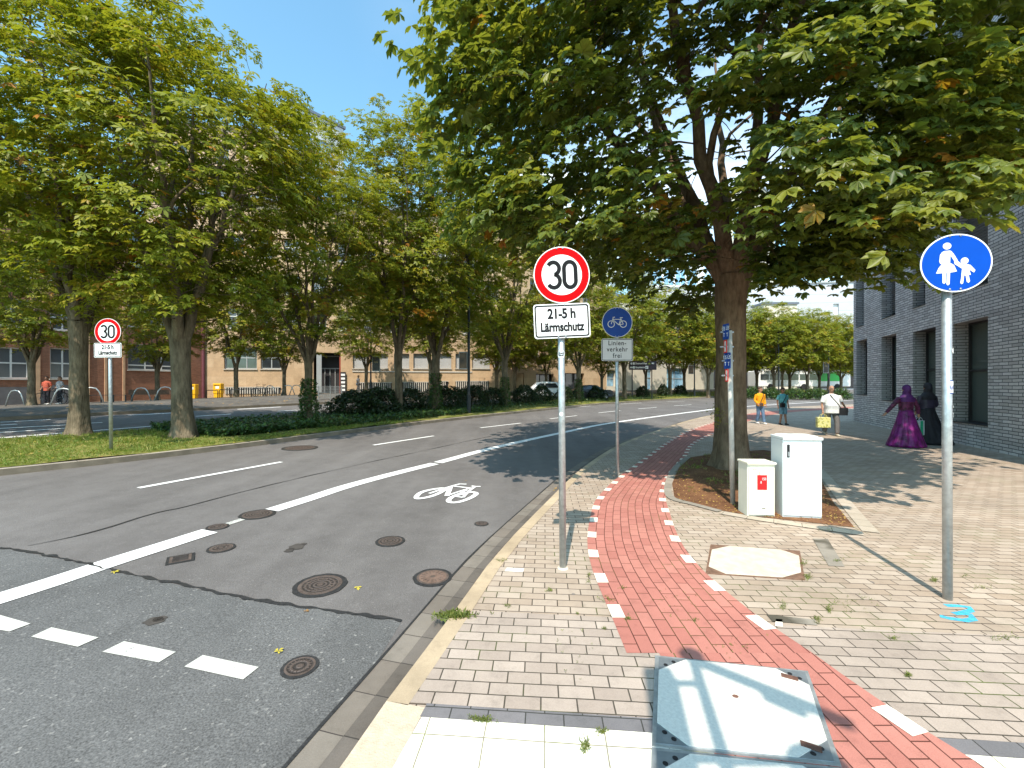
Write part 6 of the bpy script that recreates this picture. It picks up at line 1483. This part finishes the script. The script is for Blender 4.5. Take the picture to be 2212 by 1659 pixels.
# dark direction board
cc = offset(ME, .8); i = int(np.argmin(abs(cc[:, 0]-(1413-CU)/F*cc[:, 1]))); p_ = Vector((cc[i][0], cc[i][1], g(*cc[i]))); Y = p_.y
t = empty('direction_sign', p_, R(0), 'wide dark direction board on posts right of the cycle sign, with white arrows and words', 'direction sign'); x0, x1 = (1360-1413)/F*Y, (1419-1413)/F*Y; z1_, z0_ = zat(780, Y)-p_.z, zat(799, Y)-p_.z; xm, zm, w_, h_ = (x0+x1)/2, (z0_+z1_)/2, x1-x0, z1_-z0_
for x in (x0+w_*.12, x1-w_*.16): mb = MB(); mb.tube([(x, .08, -.1), (x, .08, z1_-.05)], .06, 10); mb.build('post', 'dark_steel', t)
pmat('board_dark', (.035, .024, .032), .4); mb = MB(); mb.box((xm, 0, zm), (w_, .08, h_)); o = mb.build('board', 'board_dark', t, bevel=.01)
def tx(s, u, z, sz, **k): text('lettering', s, sz, 'sign_white', o, (x0+w_*u, -.045, zm+h_*z), FR, align='LEFT', sx=.8, off=.008, **k)
tx('Zentrum/West', .22, .22, h_*.27); tx('Hauptbahnhof', .22, -.22, h_*.27); tx('443', .82, .24, h_*.24)
mb = MB()
for zc, up in ((.22, True), (-.22, False)):
    cx, cz = x0+w_*.075, zm+h_*zc; a_ = h_*.15
    P = [(-.3, -1), (.3, -1), (.3, 0), (.9, 0), (0, 1), (-.9, 0), (-.3, 0)]
    if not up: P = [(-q, p) for p, q in P][::1]
    P = [(cx+p*a_, cz+q*a_) for p, q in P]; mb.vprism(P, -.05, -.0405)
mb.build('arrow', 'sign_white', o)
mb = MB(); mb.box((x0+w_*.165, -.046, zm+h_*.22), (h_*.24, .01, h_*.26)); mb.build('pictogram', 'sign_white', o); mb = MB(); mb.box((x0+w_*.165, -.046, zm-h_*.22), (h_*.24, .01, h_*.26)); mb.build('pictogram', 'sign_white', o)
mb = MB(); mb.box((x0+w_*.64, -.046, zm-h_*.22), (h_*.34, .01, h_*.34)); pq = mb.build('pictogram', 'sign_white', o); mb = MB(); mb.box((x0+w_*.62, -.052, zm-h_*.26), (h_*.18, .006, h_*.07)); mb.build('train_mark', 'board_dark', pq)
# yellow post boxes
for (u, Y, lb) in ((472, 41.3, 'yellow post box on a stand at the left corner of the sandstone building'), (417, 41.0, 'yellow post box half hidden by the right median trunk')):
    p_ = at_z(u, Y); t = empty('post_box', p_, R(0), lb, 'post box', 'yellow post boxes'); mb = MB(); mb.box((0, 0, .88), (.76, .5, 1.0)); b_ = mb.build('box', 'yellow', t, bevel=.05); mb = MB(); mb.box((0, 0, .2), (.66, .42, .4)); mb.build('stand', 'yellow', t, bevel=.02)
    mb = MB(); mb.box((0, -.26, 1.2), (.55, .03, .05)); mb.build('slot', 'black', b_); mb = MB(); mb.box((.06, -.26, .98), (.34, .02, .24)); mb.build('notice', 'sign_white', b_)
# bicycle stands
def stand(p_, rz, w_, h_, lb, mt='galv', name='bicycle_stand', arch=True, group='steel bicycle stands on the far pavement'):
    mb = MB(); P = [(-w_/2, 0, -.05), (-w_*.30, 0, h_*.75), (-w_*.18, 0, h_*.95), (0, 0, h_), (w_*.18, 0, h_*.95), (w_*.30, 0, h_*.75), (w_/2, 0, -.05)] if arch else [(-w_/2, 0, -.05), (-w_/2, 0, h_*.93), (-w_*.44, 0, h_), (w_*.44, 0, h_), (w_/2, 0, h_*.93), (w_/2, 0, -.05)]
    mb.tube(P, .035 if arch else .03, 8); o = mb.build(name, mt, smooth_=True); o.location = p_; o.rotation_euler = (0, 0, rz); tag(o, lb, 'bicycle stand', group); return o
for i, (u, Y, lb) in enumerate([(33, 23.5, 'steel bicycle stand at the left edge before the brick office'), (137, 23.0, 'wide arched bicycle stand left of the thick median trunk'), (196, 23.2, 'arched bicycle stand just left of the small 30 sign'), (449, 0, ''), (305, 27.5, 'bicycle stand left of the low rail below the wide window'), (357, 27.5, 'bicycle stand right of the low rail below the wide window'), (583, 35, 'bicycle stand at the right end of the row of low hoops'), (622, 36, 'bicycle stand before the dark entrance'), (640, 36.5, 'second bicycle stand before the dark entrance, next to the notice column')]):
    if Y: stand(at_z(u, Y), R(18*(i % 3)), 1.1, .86, lb)
for i, u in enumerate([458, 487, 512, 536, 559]): stand(at_z(u, 33), R(5*i-8), 1.0, .62, f'{("first","second","third","fourth","last")[i]} low dark hoop from the left below the sandstone windows', 'dark_steel', 'rail_hoop', False, 'low hoops on the far pavement')
for i, u in enumerate([176, 318, 330+12]):
    pass
# low rails and bench boards before the brick office
a_, b_ = at_z(278, 28.5), at_z(400, 29.5); t = empty('low_rail', a_, math.atan2(b_.y-a_.y, b_.x-a_.x), 'brown board rail in front of the wide window of the brick office', 'rail'); Lw = (b_-a_).length
mb = MB(); mb.box((Lw/2, 0, .62), (Lw, .06, .34)); mb.build('board', 'wood', t)
for x in (.15, Lw/2, Lw-.15): mb = MB(); mb.box((x, .05, .3), (.08, .08, .75)); mb.build('post', 'dark_steel', t)
a_, b_ = at_z(188, 27.0), at_z(275, 27.4); t = empty('low_rail', a_, math.atan2(b_.y-a_.y, b_.x-a_.x), 'thin low steel rail right of the small 30 sign pole', 'rail'); Lw = (b_-a_).length
mb = MB(); mb.box((Lw/2, 0, .5), (Lw, .03, .03)); mb.build('bar', 'dark_steel', t)
for k in range(4): mb = MB(); mb.box((.1+(Lw-.2)*k/3, 0, .23), (.05, .05, .54)); mb.build('post', 'dark_steel', t)
# bicycles
def bicycle(p_, rz, lb):
    t = empty('bicycle', p_, rz, lb, 'bicycle', 'bicycles at the stands')
    for x in (-.52, .52):
        mb = MB(); mb.tube([(x+.33*math.cos(a), 0, .34+.33*math.sin(a)) for a in np.linspace(0, 2*math.pi, 25)], .018, 6, cap=False); w_ = mb.build('wheel', 'rubber', t); mb = MB()
        for k in range(8): a = k*math.pi/8; mb.tube([(x+.32*math.cos(a), 0, .34+.32*math.sin(a)), (x-.32*math.cos(a), 0, .34-.32*math.sin(a))], .003, 4)
        mb.build('spokes', 'steel', w_)
    mb = MB()
    for P in ([(-.52, 0, .34), (-.38, 0, .92)], [(-.40, 0, .80), (.12, 0, .78)], [(-.42, 0, .70), (0, 0, .30)], [(0, 0, .30), (.16, 0, .88)], [(0, 0, .30), (.52, 0, .34)], [(.52, 0, .34), (.12, 0, .76)]): mb.tube(P, .016, 6)
    mb.build('frame', 'black', t); mb = MB(); mb.box((.17, 0, .92), (.26, .13, .05)); mb.build('saddle', 'black', t, bevel=.015); mb = MB(); mb.tube([(-.30, -.27, .98), (-.40, -.18, 1.0), (-.38, 0, .95), (-.40, .18, 1.0), (-.30, .27, .98)], .012, 6); mb.build('handlebar', 'steel', t); return t
bicycle(at_z(112, 25.0), R(20), 'dark bicycle leaning at the stand in front of the person in red'); bicycle(at_z(150, 25.0), R(-15), 'dark bicycle right of the person in the striped top'); bicycle(at_z(566, 34.4), R(5), 'small dark bicycle at the right end of the low hoops')
# ================================================================== CAMERA, LIGHT, SKY
cam = bpy.data.cameras.new('camera'); co = bpy.data.objects.new('camera', cam); C.objects.link(co); scene.camera = co
co.location = (0, 0, CH); co.rotation_euler = (R(90), 0, 0)
cam.sensor_width = 36; cam.lens = 36*F/2212; cam.shift_y = (HZ-829.5)/2212; cam.clip_start = .05; cam.clip_end = 3000
sd = Vector((.385, 1.727, -2.755)).normalized()
sl = bpy.data.lights.new('sun', 'SUN'); sl.energy = 2.75; sl.angle = R(.53); sl.color = (1, .895, .77)
so = bpy.data.objects.new('sun', sl); C.objects.link(so); so.rotation_euler = sd.to_track_quat('-Z', 'Y').to_euler(); so.location = (-5, -20, 30)
w = bpy.data.worlds.new('World'); scene.world = w; w.use_nodes = True; nt = w.node_tree
bg = nt.nodes['Background']; sky = nt.nodes.new('ShaderNodeTexSky'); sky.sky_type = 'NISHITA'; sky.sun_disc = False
sky.sun_elevation = R(57.3); sky.sun_rotation = R(192.6); sky.air_density = 1.0; sky.dust_density = .6; sky.ozone_density = 1.6; sky.altitude = 50
tc = nt.nodes.new('ShaderNodeTexCoord'); sp = nt.nodes.new('ShaderNodeSeparateXYZ'); nt.links.new(tc.outputs['Generated'], sp.inputs[0])
mp = nt.nodes.new('ShaderNodeMapping'); mp.inputs['Scale'].default_value = (1, 1, 2.6); nt.links.new(tc.outputs['Generated'], mp.inputs[0])
nz = noise(nt, 2.6, 8, mp.outputs[0], .58); nz.inputs['Distortion'].default_value = .4
side_ = ramp(nt, math_(nt, 'ADD', math_(nt, 'MULTIPLY', sp.outputs[0], .5), .5), [(.36, (0, 0, 0)), (.56, (1, 1, 1))])
low = ramp(nt, sp.outputs[2], [(.02, (1, 1, 1)), (.62, (.12, .12, .12))])
cl = ramp(nt, nz.outputs[0], [(.42, (0, 0, 0)), (.60, (1, 1, 1))])
fac = math_(nt, 'MULTIPLY', math_(nt, 'MULTIPLY', side_, low), cl)
tn = nt.nodes.new('ShaderNodeMix'); tn.data_type = 'RGBA'; tn.blend_type = 'MULTIPLY'; tn.inputs[0].default_value = 1; tn.inputs[7].default_value = (.82, 1.10, .98, 1)
nt.links.new(sky.outputs[0], tn.inputs[6])
nt.links.new(mixc(nt, fac, tn.outputs[2], (6.0, 5.9, 5.9)), bg.inputs[0]); bg.inputs[1].default_value = .15
scene.view_settings.view_transform = 'Standard'; scene.view_settings.look = 'None'; scene.view_settings.exposure = 1.27; scene.view_settings.gamma = 1
scene.cycles.use_denoising = True
scene.cycles.max_bounces = 6; scene.cycles.diffuse_bounces = 3; scene.cycles.glossy_bounces = 3; scene.cycles.transmission_bounces = 4; scene.cycles.transparent_max_bounces = 6
scene.render.resolution_x = 1024; scene.render.resolution_y = 768
